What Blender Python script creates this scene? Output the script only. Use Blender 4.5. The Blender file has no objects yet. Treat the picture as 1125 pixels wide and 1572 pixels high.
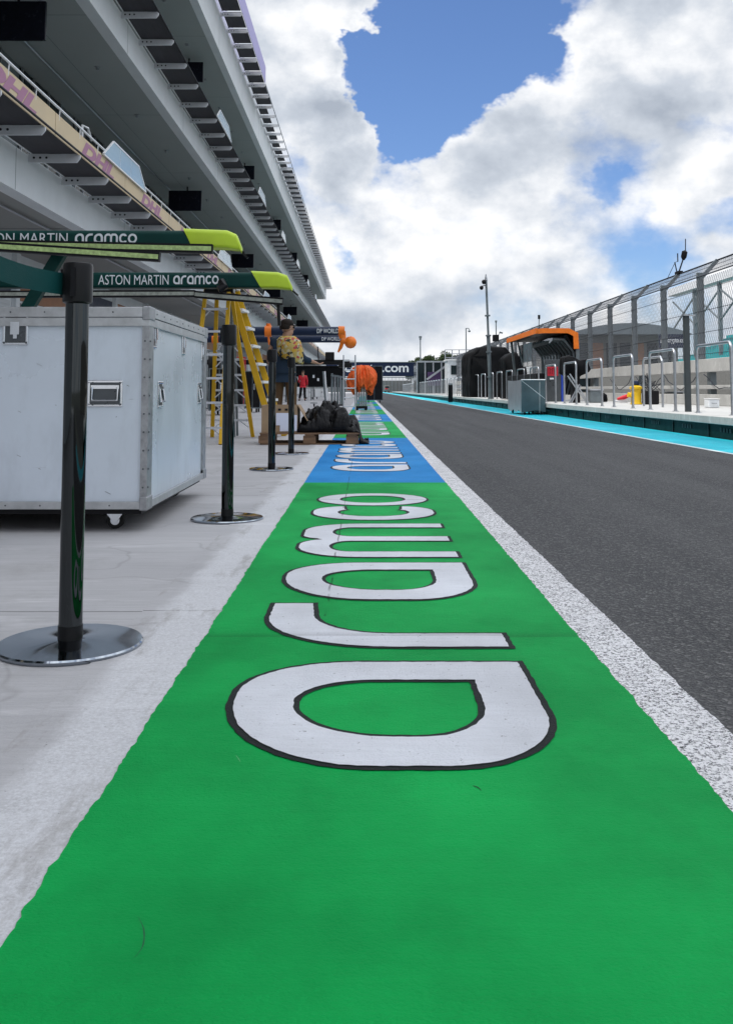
import bpy, math, random
from mathutils import Vector, Matrix, noise as mn
random.seed(7)
D = bpy.data
SC = bpy.context.scene
COL = SC.collection
rad = math.radians

# ------------------------------------------------------------------ camera
F = 1430.0; TH = rad(4.0); YAW = 0.00175; CH = 0.66
cam = D.cameras.new('camera'); co = D.objects.new('camera', cam); COL.objects.link(co)
co.location = (0, 0, CH)
co.rotation_euler = (rad(90) + TH, 0, -YAW)
cam.sensor_fit = 'VERTICAL'; cam.sensor_height = 24.0
cam.lens = F / 1572.0 * 24.0
cam.shift_y = -(786 - 498) / 1572.0
cam.clip_start = 0.05; cam.clip_end = 4000
SC.camera = co

def ray(u, v):
    a = (u - 562.5) / F; b = (498 - v) / F
    x = a; y = math.cos(TH) - b * math.sin(TH); z = math.sin(TH) + b * math.cos(TH)
    return Vector((x + y * YAW, y - x * YAW, z))
def G(u, v, z=0.0):
    d = ray(u, v); t = (z - CH) / d.z
    return Vector((d.x * t, d.y * t, z))
def PY(u, v, Y):
    d = ray(u, v); t = Y / d.y
    return Vector((d.x * t, Y, CH + d.z * t))
def PX(u, v, X):
    d = ray(u, v); t = X / d.x
    return Vector((X, d.y * t, CH + d.z * t))

# ------------------------------------------------------------------ light
SUN_EL = 62.0; SUN_DIR = Vector((-math.cos(rad(SUN_EL)), -0.10, math.sin(rad(SUN_EL)))).normalized()
sl = D.lights.new('sun', 'SUN'); sl.energy = 2.7; sl.angle = rad(0.6); sl.color = (1, .96, .9)
so = D.objects.new('sun', sl); COL.objects.link(so)
so.rotation_euler = SUN_DIR.to_track_quat('Z', 'Y').to_euler(); so.location = (0, 0, 60)
SC.view_settings.view_transform = 'Standard'; SC.view_settings.look = 'None'
SC.view_settings.gamma = 1; SC.view_settings.exposure = 0.30
SC.cycles.max_bounces = 8; SC.cycles.caustics_reflective = False; SC.cycles.caustics_refractive = False

def make_world():
    w = D.worlds.new('World'); SC.world = w; w.use_nodes = True
    nt = w.node_tree; N = nt.nodes; L = nt.links; N.clear()
    def nd(t, **k):
        n = N.new(t)
        for a, b in k.items(): setattr(n, a, b)
        return n
    def math_(op, a, b=None, c=None, clamp=False):
        n = nd('ShaderNodeMath', operation=op, use_clamp=clamp)
        for i, x in enumerate((a, b, c)):
            if x is None: continue
            if isinstance(x, (int, float)): n.inputs[i].default_value = x
            else: L.new(x, n.inputs[i])
        return n.outputs[0]
    def vm(op, a, b):
        n = nd('ShaderNodeVectorMath', operation=op)
        for i, x in enumerate((a, b)):
            if x is None: continue
            if isinstance(x, (tuple, Vector)): n.inputs[i].default_value = tuple(x)
            else: L.new(x, n.inputs[i])
        return n
    def sm(x, lo, hi, a=0.0, b=1.0):
        n = nd('ShaderNodeMapRange', interpolation_type='SMOOTHSTEP')
        L.new(x, n.inputs[0]); n.inputs[1].default_value = lo; n.inputs[2].default_value = hi
        n.inputs[3].default_value = a; n.inputs[4].default_value = b
        return n.outputs[0]
    sky = nd('ShaderNodeTexSky', sky_type='NISHITA', sun_disc=False)
    sky.sun_elevation = math.asin(SUN_DIR.z); sky.sun_rotation = math.atan2(SUN_DIR.x, SUN_DIR.y)
    sky.air_density = 1.0; sky.dust_density = .6; sky.ozone_density = 2.2
    tc = nd('ShaderNodeTexCoord'); dirv = tc.outputs['Generated']
    def noise(vec, scale, det, rough, off=(0, 0, 0), dist=0.0):
        mp = nd('ShaderNodeMapping'); L.new(vec, mp.inputs[0]); mp.inputs['Location'].default_value = off
        mp.inputs['Scale'].default_value = (1, 1, 1.35)
        n = nd('ShaderNodeTexNoise'); L.new(mp.outputs[0], n.inputs['Vector'])
        n.inputs['Scale'].default_value = scale; n.inputs['Detail'].default_value = det
        n.inputs['Roughness'].default_value = rough; n.inputs['Distortion'].default_value = dist
        return n
    # warped direction so blob borders come out ragged
    wn = noise(dirv, 9, 5, .6, (3, 1, 2))
    ws = vm('SUBTRACT', wn.outputs['Color'], (.5, .5, .5)); wsc = nd('ShaderNodeVectorMath', operation='SCALE')
    L.new(ws.outputs[0], wsc.inputs[0]); wsc.inputs['Scale'].default_value = .13
    wd = vm('ADD', dirv, wsc.outputs[0]).outputs[0]
    holes = [ # u, v, radius px, weight
        (700, -50, 170, 1.0), (700, 40, 150, 1.0), (600, 90, 95, .9), (640, 150, 100, 1.0), (622, 215, 50, .9),
        (770, 60, 100, .8), (535, 95, 62, 1.0), (585, 170, 60, .6), (850, 110, 50, .35), (925, 295, 30, .24), (1085, 190, 45, .34), (1000, 215, 34, .22), (870, 190, 40, .1),
        (1010, 400, 85, .26), (505, 385, 30, .32), (905, -10, 50, .35), (1130, 330, 50, .3), (560, 560, 60, .15)]
    puffs = [(430, 60, 130, .6), (500, -20, 100, 1.0), (560, -20, 60, .7), (470, 130, 75, .8), (530, 215, 70, .9), (1010, 60, 150, .5), (760, 240, 100, .6), (1060, 250, 80, .3), (590, 74, 14, .5), (780, 75, 16, .5), (880, 80, 60, .3)]
    acc = None
    for (lst, sg) in ((holes, -1), (puffs, 1)):
        for (u, v, r, wt) in lst:
            c = ray(u, v).normalized()
            dn = vm('DISTANCE', wd, c).outputs['Value']
            g = sm(dn, r / F * .35, r / F * 1.25, sg * wt, 0.0)
            acc = g if acc is None else math_('ADD', acc, g)
    n1 = noise(dirv, 4.2, 9, .52, (0.3, 0, 0.1)).outputs['Fac']
    n1b = noise(dirv, 13, 8, .56, (5, 2, 1)).outputs['Fac']
    base = math_('ADD', math_('MULTIPLY', n1, 1.2), math_('MULTIPLY', n1b, .80))
    dens = math_('ADD', math_('ADD', base, acc), -.50)
    alpha = sm(dens, .08, .56)
    # billow relief: density sampled a little nearer the light
    up = (-.012, 0, .040)
    d2 = vm('ADD', dirv, up).outputs[0]
    m1 = noise(d2, 4.2, 9, .52, (0.3, 0, 0.1)).outputs['Fac']
    m1b = noise(d2, 13, 8, .56, (5, 2, 1)).outputs['Fac']
    base2 = math_('ADD', math_('MULTIPLY', m1, 1.2), math_('MULTIPLY', m1b, .80))
    rel = math_('SUBTRACT', base, base2)
    thick = sm(dens, .35, 1.15)
    low = noise(dirv, 6.5, 3, .5, (9, 4, 7)).outputs['Fac']
    b = math_('ADD', math_('MULTIPLY', rel, 1.7), math_('MULTIPLY', thick, -.20))
    b = math_('ADD', b, math_('MULTIPLY', math_('SUBTRACT', low, .5), -1.0))
    b = math_('ADD', b, .79, clamp=True)
    cr = nd('ShaderNodeValToRGB'); L.new(b, cr.inputs[0])
    e = cr.color_ramp.elements
    e[0].position = .08; e[0].color = (.40, .45, .53, 1)
    e[1].position = 1.0; e[1].color = (.97, .98, 1.0, 1)
    k = cr.color_ramp.elements.new(.52); k.color = (.60, .65, .725, 1)
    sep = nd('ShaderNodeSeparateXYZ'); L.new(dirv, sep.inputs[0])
    hi = sm(sep.outputs['Z'], .42, .8, 1.0, 2.3)       # added boost: clouds above the view brightened with height to fill the shade
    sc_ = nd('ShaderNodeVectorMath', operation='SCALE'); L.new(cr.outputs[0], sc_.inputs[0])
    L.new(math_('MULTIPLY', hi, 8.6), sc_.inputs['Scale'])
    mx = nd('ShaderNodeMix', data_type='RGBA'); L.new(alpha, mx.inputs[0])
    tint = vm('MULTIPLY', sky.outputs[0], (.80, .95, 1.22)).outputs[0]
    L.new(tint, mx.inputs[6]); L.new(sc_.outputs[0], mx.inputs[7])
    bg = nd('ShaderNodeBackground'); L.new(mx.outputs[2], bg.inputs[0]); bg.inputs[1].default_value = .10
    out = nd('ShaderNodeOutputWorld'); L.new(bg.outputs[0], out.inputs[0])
make_world()

# ------------------------------------------------------------------ materials
def node(nt, t, ins=None, **k):
    n = nt.nodes.new(t)
    for a, b in k.items(): setattr(n, a, b)
    for i, x in (ins or {}).items():
        if hasattr(x, 'is_linked') or isinstance(x, bpy.types.NodeSocket): nt.links.new(x, n.inputs[i])
        else: n.inputs[i].default_value = x
    return n
def base_mat(name):
    m = D.materials.new(name); m.use_nodes = True
    return m, m.node_tree, m.node_tree.nodes['Principled BSDF']
def c4(c): return (c[0], c[1], c[2], 1)
def noise_fac(nt, scale, detail=5, rough=.6, stretch=(1, 1, 1), lo=.3, hi=.7, coord='Object'):
    tc = node(nt, 'ShaderNodeTexCoord')
    mp = node(nt, 'ShaderNodeMapping', {0: tc.outputs[coord], 'Scale': stretch})
    n = node(nt, 'ShaderNodeTexNoise', {'Vector': mp.outputs[0], 'Scale': scale, 'Detail': detail, 'Roughness': rough})
    r = node(nt, 'ShaderNodeMapRange', {0: n.outputs['Fac'], 1: lo, 2: hi}); r.clamp = True
    return r.outputs[0]
def mixc(nt, fac, a, b):
    m = node(nt, 'ShaderNodeMix', data_type='RGBA')
    for i, x in ((0, fac), (6, a), (7, b)):
        if isinstance(x, bpy.types.NodeSocket): nt.links.new(x, m.inputs[i])
        else: m.inputs[i].default_value = c4(x) if isinstance(x, tuple) else x
    return m.outputs[2]
def mat(name, col, rough=.6, metal=0.0, var=.12, scale=6.0, bump=0.0, bscale=80.0, stretch=(1, 1, 1), spec=None):
    if spec is None: spec = .18 if max(col) < .09 and metal < .5 else .4
    m, nt, p = base_mat(name)
    f = noise_fac(nt, scale, stretch=stretch)
    a = tuple(c * (1 - var) for c in col); b = tuple(min(1, c * (1 + var)) for c in col)
    nt.links.new(mixc(nt, f, a, b), p.inputs['Base Color'])
    r = node(nt, 'ShaderNodeMapRange', {0: f, 3: max(.02, rough * .85), 4: min(1, rough * 1.15)})
    nt.links.new(r.outputs[0], p.inputs['Roughness'])
    p.inputs['Metallic'].default_value = metal
    p.inputs['Specular IOR Level'].default_value = spec
    if bump:
        g = noise_fac(nt, bscale, 4, .6, stretch)
        bn = node(nt, 'ShaderNodeBump', {'Height': g, 'Strength': bump, 'Distance': .004})
        nt.links.new(bn.outputs[0], p.inputs['Normal'])
    return m

def concrete_mat(name, c1, c2, joints=True, band=False):
    m, nt, p = base_mat(name)
    big = noise_fac(nt, 1.1, 6, .6, (.5, 1.5, 1), .3, .7)
    streak = noise_fac(nt, 9, 6, .7, (.35, 6, 1), .3, .72)
    col = mixc(nt, big, c1, c2)
    f = node(nt, 'ShaderNodeMath', {0: streak, 1: .5}, operation='MULTIPLY').outputs[0]
    col = mixc(nt, f, col, tuple(x * .72 for x in c1))
    pale = noise_fac(nt, 3.1, 7, .7, (.4, 2.2, 1), .56, .74)
    f = node(nt, 'ShaderNodeMath', {0: pale, 1: .55}, operation='MULTIPLY').outputs[0]
    col = mixc(nt, f, col, tuple(min(1, x * 1.35) for x in c2))
    grit = noise_fac(nt, 260, 2, .5, (1, 1, 1), .62, .8)
    f = node(nt, 'ShaderNodeMath', {0: grit, 1: .25}, operation='MULTIPLY').outputs[0]
    col = mixc(nt, f, col, (.12, .12, .13))
    stain = noise_fac(nt, 1.3, 9, .74, (1, .8, 1), .54, .74)
    f = node(nt, 'ShaderNodeMath', {0: stain, 1: .42}, operation='MULTIPLY').outputs[0]
    col = mixc(nt, f, col, (.22, .21, .20))
    spk = noise_fac(nt, 48, 5, .8, (1, 1, 1), .69, .72)
    f = node(nt, 'ShaderNodeMath', {0: spk, 1: .7}, operation='MULTIPLY').outputs[0]
    col = mixc(nt, f, col, (.13, .13, .13))
    crv = noise_fac(nt, .9, 3, .5, (1, 1, 1), 0, 1)
    cr1 = node(nt, 'ShaderNodeMath', {0: node(nt, 'ShaderNodeMath', {0: crv, 1: .47}, operation='SUBTRACT').outputs[0]}, operation='ABSOLUTE').outputs[0]
    crk = node(nt, 'ShaderNodeMapRange', {0: cr1, 1: .0, 2: .006, 3: .28, 4: 0}).outputs[0]
    col = mixc(nt, crk, col, (.16, .155, .15))
    f = node(nt, 'ShaderNodeMath', {0: stain, 1: .1}, operation='MULTIPLY').outputs[0]
    col = mixc(nt, f, col, (.24, .225, .21))
    if joints:
        tc = node(nt, 'ShaderNodeTexCoord'); sp = node(nt, 'ShaderNodeSeparateXYZ', {0: tc.outputs['Object']})
        wob = noise_fac(nt, 20, 3, .5, (1, 1, 1), 0, 1)
        yy = node(nt, 'ShaderNodeMath', {0: wob, 1: .01, 2: sp.outputs['Y']}, operation='MULTIPLY_ADD').outputs[0]
        md = node(nt, 'ShaderNodeMath', {0: node(nt, 'ShaderNodeMath', {0: yy, 1: .22}, operation='ADD').outputs[0], 1: 3.05}, operation='FLOORED_MODULO').outputs[0]
        ln = node(nt, 'ShaderNodeMath', {0: md, 1: .010}, operation='LESS_THAN').outputs[0]
        f = node(nt, 'ShaderNodeMath', {0: ln, 1: .75}, operation='MULTIPLY').outputs[0]
        col = mixc(nt, f, col, (.10, .10, .10))
    if band:
        tc = node(nt, 'ShaderNodeTexCoord'); sp = node(nt, 'ShaderNodeSeparateXYZ', {0: tc.outputs['Object']})
        wv = noise_fac(nt, 9, 6, .7, (1, .5, 1), .1, .9)
        xx = node(nt, 'ShaderNodeMath', {0: wv, 1: .10, 2: sp.outputs['X']}, operation='MULTIPLY_ADD').outputs[0]
        cov = node(nt, 'ShaderNodeMapRange', {0: xx, 1: -.575, 2: -.505}, interpolation_type='SMOOTHSTEP').outputs[0]
        chip = noise_fac(nt, 150, 6, .8, (1, 1, 1), .30, .62)
        f = node(nt, 'ShaderNodeMath', {0: node(nt, 'ShaderNodeMath', {0: cov, 1: chip}, operation='MULTIPLY').outputs[0], 1: .72}, operation='MULTIPLY').outputs[0]
        col = mixc(nt, f, col, (.69, .70, .725))
        sk = noise_fac(nt, 2.6, 8, .72, (3.6, .9, 1), .54, .68)
        f = node(nt, 'ShaderNodeMath', {0: sk, 1: .62}, operation='MULTIPLY').outputs[0]
        col = mixc(nt, f, col, (.25, .235, .22))
        dt = noise_fac(nt, 60, 5, .8, (1, 1, 1), .66, .70)
        col = mixc(nt, dt, col, (.10, .10, .10))
    nt.links.new(col, p.inputs['Base Color']); p.inputs['Roughness'].default_value = .8
    g = noise_fac(nt, 120, 6, .7, (.5, 1.5, 1), .2, .8)
    bn = node(nt, 'ShaderNodeBump', {'Height': g, 'Strength': .35, 'Distance': .004})
    nt.links.new(bn.outputs[0], p.inputs['Normal'])
    return m

def asphalt_mat():
    m, nt, p = base_mat('asphalt')
    big = noise_fac(nt, .9, 5, .6, (2.6, .10, 1), .34, .66)
    col = mixc(nt, big, (.036, .037, .039), (.072, .072, .074))
    tc = node(nt, 'ShaderNodeTexCoord')
    v = node(nt, 'ShaderNodeTexVoronoi', {'Vector': tc.outputs['Object'], 'Scale': 105})
    g = node(nt, 'ShaderNodeSeparateColor', {0: v.outputs['Color']}).outputs[0]
    f = node(nt, 'ShaderNodeMapRange', {0: g, 1: .66, 2: 1.0, 3: 0, 4: .7}).outputs[0]
    col = mixc(nt, f, col, (.19, .185, .18))
    n2 = noise_fac(nt, 150, 3, .6, (1, 1, 1), .52, .68)
    f = node(nt, 'ShaderNodeMath', {0: n2, 1: .6}, operation='MULTIPLY').outputs[0]
    col = mixc(nt, f, col, (.022, .022, .024))
    dust = noise_fac(nt, 1.7, 8, .75, (1, .6, 1), .5, .85)
    f = node(nt, 'ShaderNodeMath', {0: dust, 1: .3}, operation='MULTIPLY').outputs[0]
    col = mixc(nt, f, col, (.13, .13, .13))
    nt.links.new(col, p.inputs['Base Color']); p.inputs['Roughness'].default_value = .82
    hb = node(nt, 'ShaderNodeMath', {0: v.outputs['Distance'], 1: n2}, operation='ADD').outputs[0]
    bn = node(nt, 'ShaderNodeBump', {'Height': hb, 'Strength': .8, 'Distance': .005})
    nt.links.new(bn.outputs[0], p.inputs['Normal'])
    return m

def paint_mat(name, c, dark, wear=(.2, .2, .2), wearlo=.68, rough=.55, joint=True, mark=.25, grain=0.0, fine=60, spec=.2):
    """road paint brushed over concrete: soft patches, roller streaks, worn specks, slab joints"""
    m, nt, p = base_mat(name)
    a = noise_fac(nt, 1.15, 6, .58, (1, .8, 1), .34, .64)
    col = mixc(nt, a, dark, c)
    bl = noise_fac(nt, 3.0, 6, .62, (1, .8, 1), .52, .74)
    f = node(nt, 'ShaderNodeMath', {0: bl, 1: .5}, operation='MULTIPLY').outputs[0]
    col = mixc(nt, f, col, tuple(x * .92 for x in dark))
    st = noise_fac(nt, 26, 5, .6, (.25, 3.5, 1), .35, .75)
    f = node(nt, 'ShaderNodeMath', {0: st, 1: mark}, operation='MULTIPLY').outputs[0]
    col = mixc(nt, f, col, tuple(x * .78 for x in dark))
    sc = noise_fac(nt, 3.6, 9, .78, (1, 1, 1), .60, .80)
    f = node(nt, 'ShaderNodeMath', {0: sc, 1: .35}, operation='MULTIPLY').outputs[0]
    col = mixc(nt, f, col, tuple(x * .6 for x in dark))
    w = noise_fac(nt, fine, 8, .75, (1, 1, 1), wearlo, wearlo + .06)
    col = mixc(nt, w, col, wear)
    if grain:
        gg = noise_fac(nt, 140, 4, .75, (1, 1, 1), .51, .58)
        md = noise_fac(nt, 7, 5, .6, (1, 1, 1), .05, .55)
        f = node(nt, 'ShaderNodeMath', {0: gg, 1: md}, operation='MULTIPLY').outputs[0]
        col = mixc(nt, f, col, (.055, .055, .06))
    if joint:
        tc = node(nt, 'ShaderNodeTexCoord'); sp = node(nt, 'ShaderNodeSeparateXYZ', {0: tc.outputs['Object']})
        wob = noise_fac(nt, 6, 3, .5, (1, 1, 1), 0, 1)
        xx = node(nt, 'ShaderNodeMath', {0: wob, 1: .014, 2: sp.outputs['X']}, operation='MULTIPLY_ADD').outputs[0]
        dd = node(nt, 'ShaderNodeMath', {0: node(nt, 'ShaderNodeMath', {0: xx, 1: .108}, operation='ADD').outputs[0]}, operation='ABSOLUTE').outputs[0]
        l1 = node(nt, 'ShaderNodeMath', {0: dd, 1: .0035}, operation='LESS_THAN').outputs[0]
        br = noise_fac(nt, 5, 3, .5, (1, 1, 1), .42, .55)
        far = node(nt, 'ShaderNodeMath', {0: sp.outputs['Y'], 1: 2.75}, operation='GREATER_THAN').outputs[0]
        l1 = node(nt, 'ShaderNodeMath', {0: node(nt, 'ShaderNodeMath', {0: l1, 1: far}, operation='MULTIPLY').outputs[0], 1: br}, operation='MULTIPLY').outputs[0]
        yy = node(nt, 'ShaderNodeMath', {0: wob, 1: .02, 2: sp.outputs['Y']}, operation='MULTIPLY_ADD').outputs[0]
        md = node(nt, 'ShaderNodeMath', {0: node(nt, 'ShaderNodeMath', {0: yy, 1: .52}, operation='ADD').outputs[0], 1: 3.05}, operation='FLOORED_MODULO').outputs[0]
        l2 = node(nt, 'ShaderNodeMapRange', {0: md, 1: 0, 2: .05, 3: .5, 4: 0}).outputs[0]
        mxn = node(nt, 'ShaderNodeMath', {0: l1, 1: l2}, operation='MAXIMUM').outputs[0]
        f = node(nt, 'ShaderNodeMath', {0: mxn, 1: .7}, operation='MULTIPLY').outputs[0]
        col = mixc(nt, f, col, tuple(x * .30 for x in dark))
    nt.links.new(col, p.inputs['Base Color']); p.inputs['Specular IOR Level'].default_value = spec
    r = node(nt, 'ShaderNodeMapRange', {0: a, 3: rough + .12, 4: rough}).outputs[0]
    nt.links.new(r, p.inputs['Roughness'])
    g = noise_fac(nt, 190, 5, .7, (.8, 1.2, 1), .3, .75)
    g2 = noise_fac(nt, 45, 4, .6, (.7, 1.2, 1), .2, .8)
    gs = node(nt, 'ShaderNodeMath', {0: g2, 1: .8, 2: g}, operation='MULTIPLY_ADD').outputs[0]
    bn = node(nt, 'ShaderNodeBump', {'Height': gs, 'Strength': .6, 'Distance': .004})
    nt.links.new(bn.outputs[0], p.inputs['Normal'])
    return m

def dirty_panel_mat(name, col):
    m, nt, p = base_mat(name)
    a = noise_fac(nt, 2.0, 6, .6)
    c = mixc(nt, a, tuple(x * .88 for x in col), col)
    s = noise_fac(nt, 8, 6, .6, (1, 1, .4), .5, .8)
    f = node(nt, 'ShaderNodeMath', {0: s, 1: .25}, operation='MULTIPLY').outputs[0]
    c = mixc(nt, f, c, (.22, .23, .25))
    s2 = noise_fac(nt, 30, 4, .6, (.12, .12, 1.6), .71, .735)
    f = node(nt, 'ShaderNodeMath', {0: s2, 1: .6}, operation='MULTIPLY').outputs[0]
    c = mixc(nt, f, c, (.12, .12, .13))
    nt.links.new(c, p.inputs['Base Color'])
    r = node(nt, 'ShaderNodeMapRange', {0: a, 3: .22, 4: .4}).outputs[0]
    nt.links.new(r, p.inputs['Roughness']); p.inputs['Metallic'].default_value = .15
    return m

def glass_mat(name, col, alpha=.35, rough=.05):
    m, nt, p = base_mat(name)
    p.inputs['Base Color'].default_value = c4(col); p.inputs['Roughness'].default_value = rough
    p.inputs['Alpha'].default_value = alpha
    return m

M = {}
M['concrete'] = concrete_mat('concrete', (.375, .37, .38), (.49, .485, .495))
M['band'] = concrete_mat('band', (.375, .37, .38), (.49, .485, .495), band=True)
M['asphalt'] = asphalt_mat()
M['green'] = paint_mat('green', (.003, .45, .092), (.002, .25, .052), (.015, .09, .04), .70, mark=.12, spec=.09)
M['blue'] = paint_mat('blue', (.008, .26, .64), (.006, .19, .51), (.10, .15, .2), .73, mark=.12, spec=.12)
M['letter'] = paint_mat('letter', (.80, .82, .87), (.56, .57, .60), (.05, .05, .05), .625, .6, mark=.2)
M['outline'] = paint_mat('outline', (.008, .012, .011), (.006, .008, .008), (.1, .2, .12), .75, joint=False)
M['line'] = paint_mat('line', (.93, .92, .93), (.80, .79, .80), (.05, .05, .05), .56, .7, joint=False, grain=1.6, fine=90)
M['teal'] = paint_mat('teal', (.02, .58, .70), (.015, .50, .62), (.1, .2, .2), .72, joint=False)
M['tealline'] = paint_mat('tealline', (.75, .85, .86), (.6, .7, .7), (.2, .2, .2), .7, joint=False)
M['ground'] = mat('ground', (.10, .105, .09), .9, scale=.3, var=.3)
M['slab'] = concrete_mat('slab', (.42, .42, .41), (.55, .55, .535), joints=False)
M['padgreen'] = mat('padgreen', (.003, .018, .016), .5, var=.2)
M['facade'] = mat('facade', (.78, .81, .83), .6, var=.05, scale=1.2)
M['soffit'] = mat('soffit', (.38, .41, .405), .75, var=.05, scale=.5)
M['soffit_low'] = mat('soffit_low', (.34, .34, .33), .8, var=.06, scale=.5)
M['bracket'] = mat('bracket', (.62, .63, .66), .5, var=.06)
M['bolt'] = mat('bolt', (.03, .03, .035), .4, .5)
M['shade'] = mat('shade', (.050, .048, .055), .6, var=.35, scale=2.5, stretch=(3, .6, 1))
M['banner'] = mat('banner', (.62, .50, .33), .75, var=.06, scale=1.5)
M['dhl'] = mat('dhl', (.40, .20, .30), .75, var=.05)
M['lilac'] = mat('lilac', (.52, .48, .78), .7, var=.06)
M['white'] = mat('white', (.78, .79, .80), .45, var=.04)
M['darkglass'] = mat('darkglass', (.02, .03, .034), .12, var=.3, scale=1.0)
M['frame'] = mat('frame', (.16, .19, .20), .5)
M['shutter'] = mat('shutter', (.58, .60, .61), .5, var=.05, stretch=(1, 1, 30), scale=1)
M['brownpanel'] = mat('brownpanel', (.36, .17, .09), .6, var=.25, scale=1.5)
M['tv'] = mat('tv', (.008, .009, .016), .25, var=.2)
M['glass'] = glass_mat('glass', (.55, .74, .86), .55)
M['blackchrome'] = mat('blackchrome', (.055, .06, .062), .035, 1.0, var=.06, scale=2)
M['chromeplate'] = mat('chromeplate', (.28, .31, .35), .07, 1.0, var=.08, scale=8)
M['blackplastic'] = mat('blackplastic', (.012, .012, .013), .3)
M['black'] = mat('black', (.010, .010, .012), .5, var=.3)
M['rubber'] = mat('rubber', (.02, .02, .02), .7)
M['amgreen'] = mat('amgreen', (.002, .042, .036), .45, var=.12, scale=3)
M['belt'] = mat('belt', (.002, .055, .056), .65, var=.1, bump=.3, bscale=400)
M['lime'] = mat('lime', (.50, .68, .03), .42, var=.06)
M['limestrip'] = mat('limestrip', (.42, .55, .22), .35, var=.3, scale=30)
M['greystrip'] = mat('greystrip', (.30, .32, .28), .4, var=.3, scale=25)
M['lettering'] = mat('lettering', (.75, .78, .80), .5, var=.03)
M['casepanel'] = dirty_panel_mat('casepanel', (.66, .72, .80))
M['alu'] = mat('alu', (.48, .49, .50), .38, .75, var=.18, scale=14)
M['aluedge'] = mat('aluedge', (.36, .365, .38), .42, .7, var=.25, scale=25)
M['chrome'] = mat('chrome', (.75, .77, .8), .14, 1.0, var=.1)
M['recess'] = mat('recess', (.10, .11, .12), .3, .6)
M['yellow'] = mat('yellow', (.62, .36, .008), .5, var=.14, scale=5)
M['ladderalu'] = mat('ladderalu', (.58, .60, .64), .4, .4, var=.1)
M['navy'] = mat('navy', (.012, .022, .055), .35, var=.15)
M['orange'] = mat('orange', (.88, .20, .012), .42, var=.1)
M['orangecloth'] = mat('orangecloth', (.95, .15, .03), .6, var=.18, scale=12)
M['blackcloth'] = mat('blackcloth', (.003, .003, .004), .45, var=.5, scale=16, bump=.8, bscale=25)
M['tarp'] = mat('tarp', (.004, .0045, .006), .8, var=.3, scale=3, bump=.5, bscale=12)
M['greytarp'] = mat('greytarp', (.075, .115, .13), .35, var=.2, scale=3, bump=.4, bscale=10)
M['paletarp'] = mat('paletarp', (.74, .77, .80), .35, var=.12, scale=3, bump=.3, bscale=9)
M['wood'] = mat('wood', (.20, .12, .07), .75, var=.35, scale=5, stretch=(1, 8, 8))
M['card'] = mat('card', (.33, .23, .14), .75, var=.1)
M['paper'] = mat('paper', (.70, .73, .86), .6, var=.04)
M['galv'] = mat('galv', (.42, .44, .47), .38, .8, var=.15, scale=6)
M['post'] = mat('post', (.17, .20, .215), .5, .3, var=.15)
M['wire'] = mat('wire', (.16, .17, .19), .5, .4)
M['cable'] = mat('cable', (.03, .035, .045), .5)
M['skin'] = mat('skin', (.38, .22, .15), .55, var=.08)
M['hair'] = mat('hair', (.018, .013, .01), .7)
M['navyshirt'] = mat('navyshirt', (.02, .035, .06), .8)
M['brown'] = mat('brown', (.10, .055, .025), .8)
M['red'] = mat('red', (.60, .02, .035), .6)
M['redsign'] = mat('redsign', (.55, .02, .04), .5)
M['yellowtool'] = mat('yellowtool', (.72, .45, .01), .5)
M['seat'] = mat('seat', (.015, .36, .38), .5, var=.15)
M['seatdark'] = mat('seatdark', (.01, .12, .13), .6)
M['greyroof'] = mat('greyroof', (.17, .20, .22), .6)
M['purple'] = mat('purple', (.06, .03, .10), .3)
M['bark'] = mat('bark', (.09, .07, .05), .9)
M['leaf'] = mat('leaf', (.030, .050, .014), .7, var=.5, scale=.8)
M['stonewall'] = mat('stonewall', (.20, .20, .19), .8, var=.2)

def plaid_mat():
    m, nt, p = base_mat('plaid')
    tc = node(nt, 'ShaderNodeTexCoord')
    mp = node(nt, 'ShaderNodeMapping', {0: tc.outputs['Object'], 'Rotation': (.3, .5, .4)})
    v = node(nt, 'ShaderNodeTexVoronoi', {'Vector': mp.outputs[0], 'Scale': 26}, distance='CHEBYCHEV')
    r = node(nt, 'ShaderNodeValToRGB', {0: node(nt, 'ShaderNodeSeparateColor', {0: v.outputs['Color']}).outputs[0]})
    r.color_ramp.interpolation = 'CONSTANT'
    r.color_ramp.elements[0].color = (.42, .31, .09, 1); r.color_ramp.elements[1].position = .36; r.color_ramp.elements[1].color = (.46, .41, .27, 1)
    for ps, c in ((.56, (.03, .03, .03, 1)), (.70, (.35, .05, .05, 1)), (.82, (.50, .30, .03, 1))):
        e = r.color_ramp.elements.new(ps); e.color = c
    nt.links.new(r.outputs[0], p.inputs['Base Color']); p.inputs['Roughness'].default_value = .8
    return m
M['plaid'] = plaid_mat()

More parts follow.
